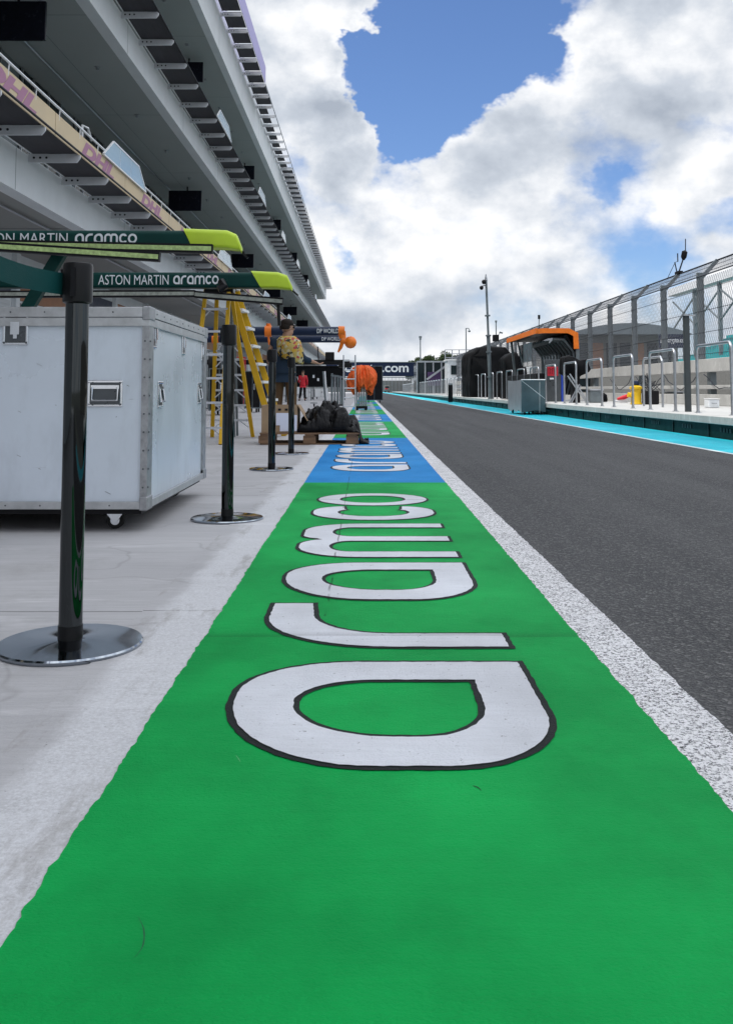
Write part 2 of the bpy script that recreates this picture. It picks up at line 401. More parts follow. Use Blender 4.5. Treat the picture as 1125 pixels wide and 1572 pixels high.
# ------------------------------------------------------------------ geometry helpers
class MB:
    def __init__(s, org=(0, 0, 0)): s.v = []; s.f = []; s.o = Vector(org)
    def add(s, vs, fs):
        n = len(s.v); s.v += [Vector(x) for x in vs]; s.f += [tuple(i + n for i in f) for f in fs]; return s
    def box(s, c, d, R=None):
        hx, hy, hz = d[0] / 2, d[1] / 2, d[2] / 2; c = Vector(c)
        vs = [Vector((x, y, z)) for x in (-hx, hx) for y in (-hy, hy) for z in (-hz, hz)]
        if R is not None: vs = [R @ v for v in vs]
        return s.add([c + v for v in vs], [(0, 1, 3, 2), (4, 6, 7, 5), (0, 4, 5, 1), (2, 3, 7, 6), (0, 2, 6, 4), (1, 5, 7, 3)])
    def bb(s, a, b):
        a = Vector(a); b = Vector(b)
        return s.box((a + b) / 2, (abs(b.x - a.x), abs(b.y - a.y), abs(b.z - a.z)))
    def bar(s, p, q, w, h, up=(0, 0, 1)):
        p = Vector(p); q = Vector(q); d = q - p; L = d.length; y = d.normalized(); u = Vector(up)
        if abs(y.dot(u)) > .98: u = Vector((0, 1, 0))
        x = y.cross(u).normalized(); z = x.cross(y)
        return s.box((p + q) / 2, (w, L, h), Matrix((x, y, z)).transposed())
    def tube(s, pts, r, seg=8, cap=True):
        pts = [Vector(p) for p in pts]; n = len(pts); rr = r if isinstance(r, (list, tuple)) else [r] * n
        u = None; vs = []
        for i, p in enumerate(pts):
            t = (pts[min(i + 1, n - 1)] - pts[max(i - 1, 0)]).normalized()
            if u is None: u = t.orthogonal().normalized()
            u = (u - t * u.dot(t)).normalized(); w = t.cross(u)
            for k in range(seg):
                a = 2 * math.pi * k / seg
                vs.append(p + (u * math.cos(a) + w * math.sin(a)) * rr[i])
        fs = [(i * seg + k, i * seg + (k + 1) % seg, (i + 1) * seg + (k + 1) % seg, (i + 1) * seg + k) for i in range(n - 1) for k in range(seg)]
        if cap: fs += [tuple(reversed(range(seg))), tuple((n - 1) * seg + k for k in range(seg))]
        return s.add(vs, fs)
    def lathe(s, prof, c=(0, 0, 0), seg=48):
        c = Vector(c); vs = []
        for (r, z) in prof:
            for k in range(seg):
                a = 2 * math.pi * k / seg; vs.append(c + Vector((r * math.cos(a), r * math.sin(a), z)))
        n = len(prof)
        fs = [(i * seg + k, i * seg + (k + 1) % seg, (i + 1) * seg + (k + 1) % seg, (i + 1) * seg + k) for i in range(n - 1) for k in range(seg)]
        fs += [tuple(reversed(range(seg))), tuple((n - 1) * seg + k for k in range(seg))]
        return s.add(vs, fs)
    def prism(s, poly, fn, a, b):
        """poly in 2d, fn(p, t) -> 3d for t in (a, b)"""
        n = len(poly)
        vs = [fn(p, a) for p in poly] + [fn(p, b) for p in poly]
        fs = [tuple(range(n)), tuple(reversed(range(n, 2 * n)))] + [(i, i + n, (i + 1) % n + n, (i + 1) % n) for i in range(n)]
        return s.add(vs, fs)
    def build(s, name, m, parent=None, smooth=False, bevel=0, loc=None, seg=2):
        me = D.meshes.new(name); me.from_pydata([v - s.o for v in s.v], [], s.f)
        import bmesh
        bm = bmesh.new(); bm.from_mesh(me); bmesh.ops.recalc_face_normals(bm, faces=bm.faces); bm.to_mesh(me); bm.free()
        me.update()
        if smooth:
            for p in me.polygons: p.use_smooth = True
            if smooth != 'all': me.set_sharp_from_angle(angle=rad(38))
        me.materials.append(m)
        o = D.objects.new(name, me); COL.objects.link(o)
        if parent: o.parent = parent
        elif loc is not None: o.location = loc
        elif s.o.length: o.location = s.o
        if bevel:
            b = o.modifiers.new('bevel', 'BEVEL'); b.width = bevel; b.segments = seg; b.limit_method = 'ANGLE'
        return o
def tag(o, label=None, cat=None, group=None, kind=None):
    if label: o['label'] = label
    if cat: o['category'] = cat
    if group: o['group'] = group
    if kind: o['kind'] = kind
    return o
def thing(name, label, cat, loc=(0, 0, 0), rz=0, group=None):
    o = D.objects.new(name, None); COL.objects.link(o); o.location = loc; o.rotation_euler = (0, 0, rz)
    o.empty_display_size = .1
    return tag(o, label, cat, group)
def kids(o): return [c for c in D.objects if c.parent == o]
def copy_tree(o, parent=None, cache=None):
    c = o.copy(); COL.objects.link(c); c.parent = parent
    for ch in cache[o.name] if cache and o.name in cache else kids(o): copy_tree(ch, c, cache)
    return c
def struct(o): return tag(o, kind='structure')
def fill2d(loops):
    cu = D.curves.new('t', 'CURVE'); cu.dimensions = '2D'; cu.fill_mode = 'BOTH'
    for lp in loops:
        sp = cu.splines.new('POLY'); sp.points.add(len(lp) - 1); sp.use_cyclic_u = True
        for i, p in enumerate(lp): sp.points[i].co = (p[0], p[1], 0, 1)
    o = D.objects.new('t', cu); COL.objects.link(o)
    me = D.meshes.new_from_object(o.evaluated_get(bpy.context.evaluated_depsgraph_get()))
    vs = [v.co.copy() for v in me.vertices]; fs = [tuple(p.vertices) for p in me.polygons]
    D.objects.remove(o); D.curves.remove(cu); D.meshes.remove(me)
    return vs, fs
def text2d(body, h=1.0, bold=0.0, shear=0.0, sx=1.0, spacing=1.0):
    cu = D.curves.new('t', 'FONT'); cu.body = body; cu.size = h; cu.offset = bold; cu.shear = shear; cu.resolution_u = 4
    cu.space_character = spacing
    o = D.objects.new('t', cu); COL.objects.link(o)
    me = D.meshes.new_from_object(o.evaluated_get(bpy.context.evaluated_depsgraph_get()))
    vs = [v.co.copy() for v in me.vertices]; fs = [tuple(p.vertices) for p in me.polygons]
    D.objects.remove(o); D.curves.remove(cu); D.meshes.remove(me)
    x0 = min(v.x for v in vs); y0 = min(v.y for v in vs)
    vs = [Vector(((v.x - x0) * sx, v.y - y0, 0)) for v in vs]
    return vs, fs
def size2d(vs): return max(v.x for v in vs), max(v.y for v in vs)

# --- rounded lower-case glyphs, x-height 1
def arc(cx, cy, rx, ry, a0, a1, n=14):
    return [(cx + rx * math.cos(rad(a0 + (a1 - a0) * i / n)), cy + ry * math.sin(rad(a0 + (a1 - a0) * i / n))) for i in range(n + 1)]
def rrect(x0, y0, x1, y1, bl, br, tr, tl):
    p = []
    p += arc(x0 + bl[0], y0 + bl[1], bl[0], bl[1], 180, 270) if bl else [(x0, y0)]
    p += arc(x1 - br[0], y0 + br[1], br[0], br[1], 270, 360) if br else [(x1, y0)]
    p += arc(x1 - tr[0], y1 - tr[1], tr[0], tr[1], 0, 90) if tr else [(x1, y1)]
    p += arc(x0 + tl[0], y1 - tl[1], tl[0], tl[1], 90, 180) if tl else [(x0, y1)]
    return p
S = .215
def glyph(ch):
    if ch == 'a':
        w = .98
        return w, [rrect(0, 0, w, 1, (.42, .34), None, (.36, .40), (.55, .46)),
                   rrect(S + .02, S - .01, w - S - .02, 1 - S, (.26, .2), None, (.21, .26), (.28, .30))]
    if ch == 'r':
        w = .80
        return w, [[(0, 0), (S + .01, 0)] + list(reversed(arc(.50, .48, .50 - S, .31, 90, 180))) [0:0] +
                   [(S + .01, .44)] + [p for p in reversed(arc(S + .01 + .36, .46, .36, .33, 90, 180))][::1] +
                   [(w, 1 - S + .02), (w, 1.0)] + arc(.52, .46, .52, .54, 90, 180)]
    if ch == 'm':
        w = 1.48; c = w / 2
        lo = [(0, 0), (S, 0)] + list(reversed(arc((S + c - S / 2) / 2, .66, (c - S / 2 - S) / 2, .13, 0, 180))) + \
             [(c - S / 2, 0), (c + S / 2, 0)] + list(reversed(arc((c + S / 2 + w - S) / 2, .66, (w - S - c - S / 2) / 2, .13, 0, 180))) + \
             [(w - S, 0), (w, 0)] + arc(w - .36, .60, .36, .40, 0, 90) + arc(c + .16, .86, .16, .14, 100, 165, 5) + \
             arc(c - .24, .80, .22, .20, 20, 90, 6) + arc(.40, .58, .40, .42, 90, 180)
        return w, [lo]
    if ch == 'c':
        w = .82
        out = [(w, .74)] + arc(w - .30, .72, .30, .28, 10, 90) + arc(.42, .52, .42, .48, 90, 180) + arc(.42, .48, .42, .48, 180, 270) + arc(w - .30, .28, .30, .28, 270, 350) + [(w, .26)]
        inn = [(w - S + .02, .27)] + list(reversed(arc(w - S - .16, .33, .16, .33 - S, 270, 340))) + list(reversed(arc(S + .23, .47, .23, .47 - S, 180, 270))) + \
              list(reversed(arc(S + .23, .53, .23, .47 - S, 90, 180))) + list(reversed(arc(w - S - .16, .67, .16, .33 - S, 20, 90))) + [(w - S + .02, .73)]
        return w, [out + inn]
    if ch == 'o':
        w = .98
        return w, [rrect(0, 0, w, 1, (.49, .49), (.49, .49), (.49, .49), (.49, .49)), rrect(S, S, w - S, 1 - S, (.27, .27), (.27, .27), (.27, .27), (.27, .27))]
def clean(lp):
    out = []
    for p in lp:
        if not out or (Vector(p) - Vector(out[-1])).length > 1e-4: out.append(p)
    if (Vector(out[0]) - Vector(out[-1])).length < 1e-4: out.pop()
    return out
def densify(lp, st):
    out = []
    for i in range(len(lp)):
        a = Vector(lp[i]); b = Vector(lp[(i + 1) % len(lp)]); n = max(1, int((b - a).length / st))
        for k in range(n): out.append(a + (b - a) * k / n)
    return out
def area(lp): return sum(lp[i][0] * lp[(i + 1) % len(lp)][1] - lp[(i + 1) % len(lp)][0] * lp[i][1] for i in range(len(lp))) / 2
def offset(lp, d):
    sg = 1 if area(lp) > 0 else -1; out = []
    for i in range(len(lp)):
        a = Vector(lp[i - 1]); b = Vector(lp[i]); c = Vector(lp[(i + 1) % len(lp)])
        t1 = (b - a).normalized(); t2 = (c - b).normalized()
        n1 = Vector((t1.y, -t1.x)) * sg; n2 = Vector((t2.y, -t2.x)) * sg
        m = n1 + n2; L = m.length
        m = n1 if L < .3 else m / L
        out.append(b + m * d / max(.5, m.dot(n1)))
    return out
def aramco(h):
    """flat word, x-height h: list of loops (small, clean)"""
    x = 0; loops = []
    for ch in 'aramco':
        w, lps = glyph(ch)
        for lp in lps: loops.append([(p[0] * h + x, p[1] * h) for p in clean(lp)])
        x += (w + .13) * h
    return fill2d(loops)

# ------------------------------------------------------------------ the ground
def sheet(name, x0, x1, y0, y1, z, m, jit=0, step=.012, jl=True, jr=True, sd=0):
    """a strip along y with hand-brushed edges"""
    mb = MB(); ys = []; y = y0
    while y < y1: ys.append(y); y += step if y < 7 else step * (1 + (y - 7) * .8)
    ys.append(y1)
    def e(y, s, on):
        if not on or not jit: return 0
        return jit * (mn.noise(Vector((y * 7, s, 0))) * .5 + mn.noise(Vector((y * 26, s, 3))) * .6 + mn.noise(Vector((y * 2.1, s, 5))) * .5 + mn.noise(Vector((y * 75, s, 8))) * .5)
    for y in ys:
        mb.v += [Vector((x0 + e(y, sd + .5, jl), y, z)), Vector((x1 + e(y, sd + 7.3, jr), y, z))]
    mb.f = [(2 * i, 2 * i + 1, 2 * i + 3, 2 * i + 2) for i in range(len(ys) - 1)]
    return mb.build(name, m)
XL = G(300, 1001).x; XR = .570; XW = .700; XT0 = 3.72; XT1 = 4.72
struct(sheet('ground', -1500, 1500, -200, 3000, -.012, M['ground'], step=50))
struct(sheet('concrete_apron', -16, .60, -30, 260, 0, M['concrete'], step=3))
struct(sheet('pit_lane_asphalt', .60, 4.9, -30, 700, 0, M['asphalt'], step=3))
struct(sheet('track_asphalt', 8.25, 24, -30, 700, -.006, M['asphalt'], step=3))
struct(sheet('pale_concrete_edge', -.66, XL + .03, -2, 170, .003, M['band'], .0, sd=3))
struct(sheet('white_lane_line', .545, XW, -2, 400, .003, M['line'], .006, sd=9))
struct(sheet('turquoise_lane_edge', XT0 + .07, XT1 + .03, -5, 400, .004, M['teal'], step=2))
struct(sheet('pale_turquoise_line', XT0, XT0 + .07, -5, 400, .004, M['tealline'], step=2))
yb = [-1.6, G(560, 742).y, G(560, 673).y, G(560, 647.5).y, G(560, 636.3).y]
while len(yb) < 16: yb.append(yb[-1] + 6.1)
strips = []
for i in range(len(yb) - 1):
    c = 'green' if i % 2 == 0 else 'blue'
    o = sheet('%s_painted_strip' % c, XL, XR, yb[i], yb[i + 1], .006, M[c], .007 if i == 0 else .004, sd=21 + i * (0 if i == 0 else 1))
    struct(o); strips.append(o)
# painted letters; extents along the lane measured on the first word
ext = [(1186, 1021), (999, 930), (925, 867), (859, 806.5), (801, 779.5), (778.5, 759.5)]
Y = [(G(560, a).y, G(560, b).y) for a, b in ext]
XB = .371; LH = .650
def paint_letter(ch, y0, y1, seed, jit, d, strip):
    w, lps = glyph(ch); sy = (y1 - y0) / w
    wl = []; ol = []
    for k, lp in enumerate(lps):
        q = [(p[0] * sy, p[1] * LH) for p in clean(lp)]
        q = densify(clean(q), .012)
        q = clean([(p[0], p[1]) for p in q])
        jj = lambda p, s: (p[0] + jit * mn.noise(Vector((p[0] * 45 + s, p[1] * 45, 1))), p[1] + jit * mn.noise(Vector((p[0] * 45, p[1] * 45 + s, 9))))
        ol.append([jj(p, seed) for p in (offset(q, d * .75) if k == 0 else offset(q, -d * .35))])
        wl.append([jj(p, seed + 5) for p in (offset(q, -d * .45) if k == 0 else offset(q, d * .75))])
    r = []
    for nm, lp, z, m in (('letter_outline', ol, .0078, 'outline'), ('letter', wl, .0092, 'letter')):
        vs, fs = fill2d(lp)
        mb = MB(); mb.add([Vector((XB - v.y, y0 + v.x, z)) for v in vs], fs)
        o = mb.build(nm, M[m], strip); r.append(o)
    return r
rel = [(a - Y[0][0], b - Y[0][0]) for a, b in Y]
for s in range(8):
    if s == 0: st, k = Y[0][0], 1.0
    elif s == 1: st = G(560, 725).y; k = (G(560, 677.5).y - st) / rel[-1][1]
    else: st = yb[s] + .75; k = 1.0
    if s > 1: k = (yb[s + 1] - yb[s] - 1.3) / rel[-1][1]
    for i, ch in enumerate('aramco'):
        paint_letter(ch, st + rel[i][0] * k, st + rel[i][1] * k, s * 9 + i, .003, .0125, strips[s])

# thin rubber scuffs and scratches on the paint
def scuff(pts, w, m='outline', z=.0066, parent=None, name='scuff_mark'):
    P_ = [G(u, v) for u, v in pts]; mb = MB(); n = len(P_); Q = []
    for i in range(n - 1):
        for k in range(8):
            t = k / 8; a = P_[max(0, i - 1)]; b = P_[i]; c = P_[i + 1]; d = P_[min(n - 1, i + 2)]
            Q.append(.5 * ((2 * b) + (c - a) * t + (2 * a - 5 * b + 4 * c - d) * t * t + (3 * b - a - 3 * c + d) * t ** 3))
    for i, q in enumerate(Q):
        t = (Q[min(i + 1, len(Q) - 1)] - Q[max(i - 1, 0)]).normalized(); nn = Vector((-t.y, t.x, 0))
        ww = w * math.sin(math.pi * (i + .5) / len(Q)) * (.6 + .8 * abs(mn.noise(q * 40)))
        mb.v += [Vector((q.x, q.y, z)) + nn * ww, Vector((q.x, q.y, z)) - nn * ww]
    mb.f = [(2 * i, 2 * i + 1, 2 * i + 3, 2 * i + 2) for i in range(len(Q) - 1)]
    mb.build(name, M[m], parent)
M['scuffgreen'] = mat('scuffgreen', (.006, .10, .035), .7)
M['dust'] = mat('dust', (.16, .42, .20), .8)
scuff([(212, 1415), (221, 1436), (219, 1462), (203, 1483)], .0010, 'scuffgreen', parent=strips[0])
scuff([(725, 1212), (733, 1215), (740, 1221)], .0016, 'outline', parent=strips[0])
scuff([(362, 1165), (366, 1170), (370, 1177)], .0008, 'dust', parent=strips[0])
# raised pit wall walkway
PX0 = 4.72; PZ = .30; PX1 = 7.78
mb = MB(); mb.bb((PX0 + .06, 5, -.01), (PX1, 160, .19))
o = struct(mb.build('walkway_base', M['padgreen']))
mb = MB(); y = 5.5
while y < 60:
    mb.bb((PX0 + .045, y, -.005), (PX0 + .058, y + .03, .188))
    for k in range(4): mb.bb((PX0 + .05, y + .7 + k * .11, .09), (PX0 + .058, y + .77 + k * .11, .145))
    y += 1.5
mb.build('base_joint', M['blackplastic'] if 'blackplastic' in M else M['padgreen'], o)
mb = MB()
y = 5.0
while y < 160:
    mb.bb((PX0, y, .193), (PX1 + .2, y + 2.98, PZ)); y += 3.0
struct(mb.build('pit_wall_walkway', M['slab'], bevel=.008))
# ------------------------------------------------------------------ the pit building
A = 7.0; AO = A * .846; BY0 = -22.0; BY1 = 168.0
def zr(r, x=A): return CH + r * x
L1, L1T = zr(.570), zr(.695); L2, L2T = zr(1.41), zr(1.545); L3, L3T = zr(2.325), zr(2.60)
bld = thing('pit_building', 'long white pit building with three overhanging decks and bracket fins, left of the lane', 'building', (-A, 60, 0))
bo = (-A, 60, 0)
XWALL = -10.25
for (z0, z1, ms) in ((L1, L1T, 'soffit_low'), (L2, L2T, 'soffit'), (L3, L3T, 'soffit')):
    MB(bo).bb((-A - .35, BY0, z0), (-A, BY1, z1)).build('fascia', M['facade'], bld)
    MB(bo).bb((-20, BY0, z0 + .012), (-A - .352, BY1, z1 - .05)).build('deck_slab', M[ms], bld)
MB(bo).bb((-20, BY0, 0), (-XWALL * -1 - .02, BY1, L1 + .01)).build('garage_wall', M['facade'], bld)
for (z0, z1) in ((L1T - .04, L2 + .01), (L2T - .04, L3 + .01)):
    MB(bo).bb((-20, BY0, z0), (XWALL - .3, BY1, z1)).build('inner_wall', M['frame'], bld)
    y = 12.0
    while y < BY1 - 3:
        if z0 < 6 or y > 30:
            w = MB(bo).bb((XWALL - .298, y, z0 + .15), (XWALL - .25, y + 3.6, z1 - .06)).build('window', M['darkglass'], bld)
            fr = MB(bo)
            for yy in (y, y + 1.0, y + 2.4, y + 3.6): fr.bb((XWALL - .249, yy - .03, z0 + .15), (XWALL - .18, yy + .03, z1 - .06))
            fr.build('mullion', M['galv'], w)
        y += 5.3 if z0 < 6 else 8
# garage shutters and panels above them
y = 6.0; k = 0
while y < 120:
    sh = MB(bo)
    for j in range(28): sh.bb((XWALL - .018, y, .0 + j * .115), (XWALL + .02 + (.01 if j % 2 else 0), y + 4.6, .113 + j * .115))
    sh.build('roller_shutter', M['shutter' if k % 3 != 1 else 'recess'], bld)
    MB(bo).bb((XWALL - .018, y, 3.3), (XWALL + .03, y + 4.6, 4.2)).build('sign_panel', M['brownpanel' if k % 2 == 0 else 'navy'], bld)
    MB(bo).bb((XWALL - .018, y + 4.8, .0), (XWALL + .12, y + 5.1, L1)).build('pilaster', M['facade'], bld)
    y += 5.4; k += 1
# bracket fins
def bracket_mb(y, z, m):
    h = .185; b = MB(bo); pr = [(-A - .01, z - h / 2), (-AO - .07, z - h / 2), (-AO, z - h / 2 + .09), (-AO, z + h / 2 - .03), (-AO - .04, z + h / 2), (-A - .01, z + h / 2)]
    b.prism(pr, lambda p, t: Vector((p[0], t, p[1])), y, y + .045)
    return b
def bolts_mb(y, z):
    b = MB(bo)
    for dx in (.12, .25, .38): b.tube([(-A + dx, y - .006, z + .01), (-A + dx, y + .002, z + .01)], .026, 8)
    return b
nb = 0; rest = MB(bo); restb = MB(bo)
cands = []
for lv, (z, yst) in enumerate(((L1T - .06, 17.0), (L2T - .07, 26.1), (L3T - .10, 43.9))):
    yy = yst - 2.115 * int((yst + 4) / 2.115)
    while yy < BY1 - .3: cands.append((abs(yy - 10) + lv * 6, yy, z, lv)); yy += 2.115
vis = []
for c in cands:
    lim = (12.0, 24.0, 41.0)[c[3]]
    (vis if c[1] > lim else []).append(c)
vis.sort(); near = vis[:100]; far = vis[100:] + [c for c in cands if c[1] <= (12.0, 24.0, 41.0)[c[3]]]
for c in near:
    b = bracket_mb(c[1], c[2], None).build('bracket', M['bracket'], bld)
    if c[1] < 60: bolts_mb(c[1], c[2]).build('bolt_heads', M['bolt'], b)
for c in far:
    t = bracket_mb(c[1], c[2], None); rest.add(t.v, t.f)
tag(rest.build('bracket_row', M['bracket'], bld), kind='stuff')
# dark fabric panels slung over the brackets
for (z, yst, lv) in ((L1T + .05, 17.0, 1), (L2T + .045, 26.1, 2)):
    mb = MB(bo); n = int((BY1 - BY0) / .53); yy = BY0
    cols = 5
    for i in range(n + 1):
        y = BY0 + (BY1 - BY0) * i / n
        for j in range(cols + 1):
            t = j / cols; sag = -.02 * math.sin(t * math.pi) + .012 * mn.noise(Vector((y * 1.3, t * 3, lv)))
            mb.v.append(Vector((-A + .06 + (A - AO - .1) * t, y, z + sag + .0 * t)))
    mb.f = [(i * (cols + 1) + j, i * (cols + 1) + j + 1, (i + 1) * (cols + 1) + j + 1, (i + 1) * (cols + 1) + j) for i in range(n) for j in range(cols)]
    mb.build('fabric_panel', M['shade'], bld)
    MB(bo).tube([(-A + .05, BY0, z), (-A + .05, BY1, z)], .02, 6).build('edge_rail', M['white'], bld)
    MB(bo).tube([(-AO - .02, BY0, z + .01), (-AO - .02, BY1, z + .01)], .03, 6).build('edge_tube', M['black'], bld)
# first deck banner, rail and lettering
bz0, bz1 = zr(.822, AO), zr(.897, AO)
mb = MB(bo); y = 12.4
while y < BY1 - 6:
    mb.bb((-AO - .035, y, bz0), (-AO - .01, y + 5.17, bz1)); y += 5.2
mb.build('banner', M['banner'], bld)
MB(bo).bb((-AO - .035, BY0, bz0), (-AO - .01, 12.38, bz1)).build('banner', M['banner'], bld)
r = MB(bo); r.tube([(-AO, BY0, zr(.918, AO)), (-AO, BY1, zr(.918, AO))], .025, 6)
y = 10.0
while y < BY1: r.tube([(-AO - .02, y, bz1 - .1), (-AO, y, zr(.918, AO))], .014, 5); y += 1.3
r.build('handrail', M['white'], bld)
vs, fs = text2d('DHL', 1, .055, .35)
tw, thh = size2d(vs)
y = 14.0; k = 0
while y < 120:
    mb = MB(bo); mb.add([Vector((-AO - .004, y + v.x / tw * 2.55, bz0 + .05 + v.y / thh * .34)) for v in vs], fs)
    mb.build('banner_lettering', M['dhl'], bld); y += 5.2
# glass screens standing on the deck edges
def screen(y0, y1, zb, zt, x=-AO + .02):
    ins = (y1 - y0) * .2
    g = MB(bo); pr = [(y0, zb), (y0 + ins, zt), (y1 - ins, zt), (y1, zb)]
    g.prism(pr, lambda p, t: Vector((t, p[0], p[1])), x, x + .02)
    o = g.build('glass_screen', M['glass'], bld)
    f = MB(bo)
    for a, b in zip(pr, pr[1:] + pr[:1]): f.bar((x + .01, a[0], a[1]), (x + .01, b[0], b[1]), .035, .035)
    for t in (.35, .6): yy = y0 + (y1 - y0) * t; f.bar((x + .01, yy, zb), (x + .01, yy, zt), .02, .02)
    f.build('screen_frame', M['white'], o)
for (y0, y1) in ((20.7, 24.8), (37.2, 41.2), (54, 58), (71, 75)): screen(y0, y1, bz1 - .01, zr(.98, AO))
for (y0, y1) in ((36.5, 40.5), (51, 55), (65.5, 69), (80, 84), (95, 99), (110, 114)): screen(y0, y1, L2T + .07, L2T + .55)
MB(bo).tube([(-AO - .3, 20.2, bz1), (-AO - .3, 20.2, bz1 + .5), (-AO - .3, 20.6, bz1 + .55), (-AO - .3, 20.9, bz1 + .35)], .03, 6).build('access_hoop', M['white'], bld)
# roof terrace above the third row of brackets
y = 0
zt = L3T + .03
yy = 43.9 - 2.115 * int(48 / 2.115)
while yy < BY1 - 2:
    if yy < 58: MB(bo).bb((-A + .12, yy + .1, zt), (-AO - .06, yy + 2.0, zt + .03)).build('terrace_panel', M['shade'], bld)
    else: MB(bo).bb((-A + .08, yy + (.1 if yy > 75 else .6), zt), (-AO - (.12 if yy > 75 else .45), yy + 2.0, zt + .03)).build('terrace_panel', M['shade'], bld)
    yy += 2.115
mb = MB(bo); yy = 43.9 - 2.115 * int(48 / 2.115)
while yy < 110:
    mb.bar((-A + .1, yy, zt + .05), (-A + .35, yy + 1.6, zt + .9), .05, .05); mb.bar((-A + .3, yy, zt + .05), (-A + .12, yy + 1.6, zt + .9), .05, .05); yy += 2.115
mb.build('truss', M['galv'], bld)
MB(bo).bb((-AO - .03, BY0, zr(3.08, AO)), (-AO, 54.5, zr(3.25, AO))).build('roof_banner', M['lilac'], bld)
MB(bo).bb((-AO - .03, 54.6, zr(3.08, AO) - .06), (-AO, BY1, zr(3.08, AO) + .02)).build('roof_edge', M['post'], bld)
MB(bo).bb((-20, BY0, L3T - .04), (-A - .1, BY1, L3T + 1.3)).build('roof', M['facade'], bld)
# soffit details: joints and sprinkler heads
mb = MB(bo)
for y in range(14, 160, 9): mb.bb((XWALL, y, L1 + .004), (-A - .4, y + .03, L1 + .02))
mb.build('soffit_joint', M['frame'], bld)
mb = MB(bo)
for z_ in (L2, L3):
    for y in range(15, 160, 9): mb.bb((XWALL - .2, y, z_ + .009), (-A - .36, y + .025, z_ + .011))
    mb.bb((-8.9, 12, z_ + .0088), (-8.88, 160, z_ + .0112))
mb.build('ceiling_seam', M['frame'], bld)
mb = MB(bo)
for z_, zt2 in ((L1, L1T), (L2, L2T), (L3, L3T)):
    y = 10
    while y < 165: mb.bb((-A - .001, y, z_ + .01), (-A + .002, y + .018, zt2 - .01)); y += 8.44
mb.build('fascia_joint', M['frame'], bld)
mb = MB(bo); mb.tube([(-9.6, 10, L2 - .06), (-9.6, 160, L2 - .06)], .035, 6); mb.build('conduit', M['galv'], bld)
mb = MB(bo); mb.tube([(-7.8, 10, L1 - .05), (-7.8, 160, L1 - .05)], .03, 6); mb.build('conduit', M['galv'], bld)
mb = MB(bo)
for y in range(18, 150, 5):
    for z, x in ((L2, -8.2), (L3, -8.4)): mb.lathe([(.05, -.09), (.05, -.02), (.09, -.02), (.09, .013)], (x, y, z), 8)
mb.build('soffit_lamp', M['galv'], bld)

# hanging televisions
def tv_proto():
    t = thing('television', '', 'television', (0, 0, 0))
    MB().bb((-.8, -.05, -1.19), (.8, .05, -.19)).build('screen', M['tv'], t, bevel=.02)
    MB().bb((-.30, .052, -1.05), (.60, .16, -.35)).build('housing', M['black'], t)
    MB().tube([(.1, 0, -.19), (.1, 0, 0)], .035, 8).build('hanger', M['black'], t)
    return t
tv = tv_proto(); first = True
names1 = ['topmost television in the upper left corner, hung under the middle deck', 'wide television hung under the middle deck just above the near green boom', 'television under the middle deck right behind the lime tip of the near boom', 'small television under the middle deck just right of the far green boom', 'small television under the middle deck above the navy booms', 'tiny television under the middle deck nearest the person with the cap']
names2 = ['television peeking over the middle deck edge nearest the top of the picture', 'second television above the middle deck edge, halfway down the building', 'third small television above the middle deck edge', 'fourth tiny television above the middle deck edge', 'fifth tiny television above the middle deck edge', 'farthest tiny television above the middle deck edge']
for nm, z in ((names1, L2), (names2, L3)):
    for i, lb in enumerate(nm):
        o = tv if first else copy_tree(tv); first = False
        o.location = (-8.75, (22.7 if i == 0 else 23.6 + 21.3 * i), z); tag(o, lb, 'television', 'televisions hung from the pit building decks')

# ------------------------------------------------------------------ stanchions
def stanchion():
    t = thing('belt_stanchion', '', 'stanchion')
    MB().lathe([(.182, 0), (.184, .004), (.184, .009), (.180, .013), (.04, .019), (.036, .020)], seg=72).build('base_plate', M['chromeplate'], t, smooth=True)
    MB().lathe([(.0315, .019), (.0315, .055)], seg=40).build('collar', M['blackplastic'], t, smooth=True)
    MB().lathe([(.030, .053), (.030, .90)], seg=56).build('pole', M['blackchrome'], t, smooth=True)
    h = MB().lathe([(.030, .885), (.038, .89), (.0385, .905), (.0385, .985), (.036, .992), (.034, .993), (.033, .99), (.0, .99)], seg=40)
    hd = h.build('belt_head', M['blackplastic'], t, smooth=True)
    sl = MB()
    for a in (90, 180, 270): 
        c, s = math.cos(rad(a)), math.sin(rad(a))
        sl.box((c * .0385, s * .0385, .94), (.012, .012, .075))
    sl.build('belt_slot', M['black'], hd)
    return t
st0 = stanchion()
spots = [(108, 992), (349, 797.5), (417, 721), (447, 697)]
lbs = ['nearest black chrome belt stanchion at the left, holding the green belt', 'second black chrome stanchion, standing beside the far corner of the white case', 'third black chrome stanchion, in front of the cardboard box and the man', 'farthest black chrome stanchion, right in front of the wooden pallet']
SP = []
for i, ((u, v), lb) in enumerate(zip(spots, lbs)):
    o = st0 if i == 0 else copy_tree(st0)
    p = G(u, v); o.location = (p.x, p.y, 0); o.rotation_euler.z = 0; tag(o, lb, 'stanchion', 'belt stanchions along the painted strip'); SP.append(p)
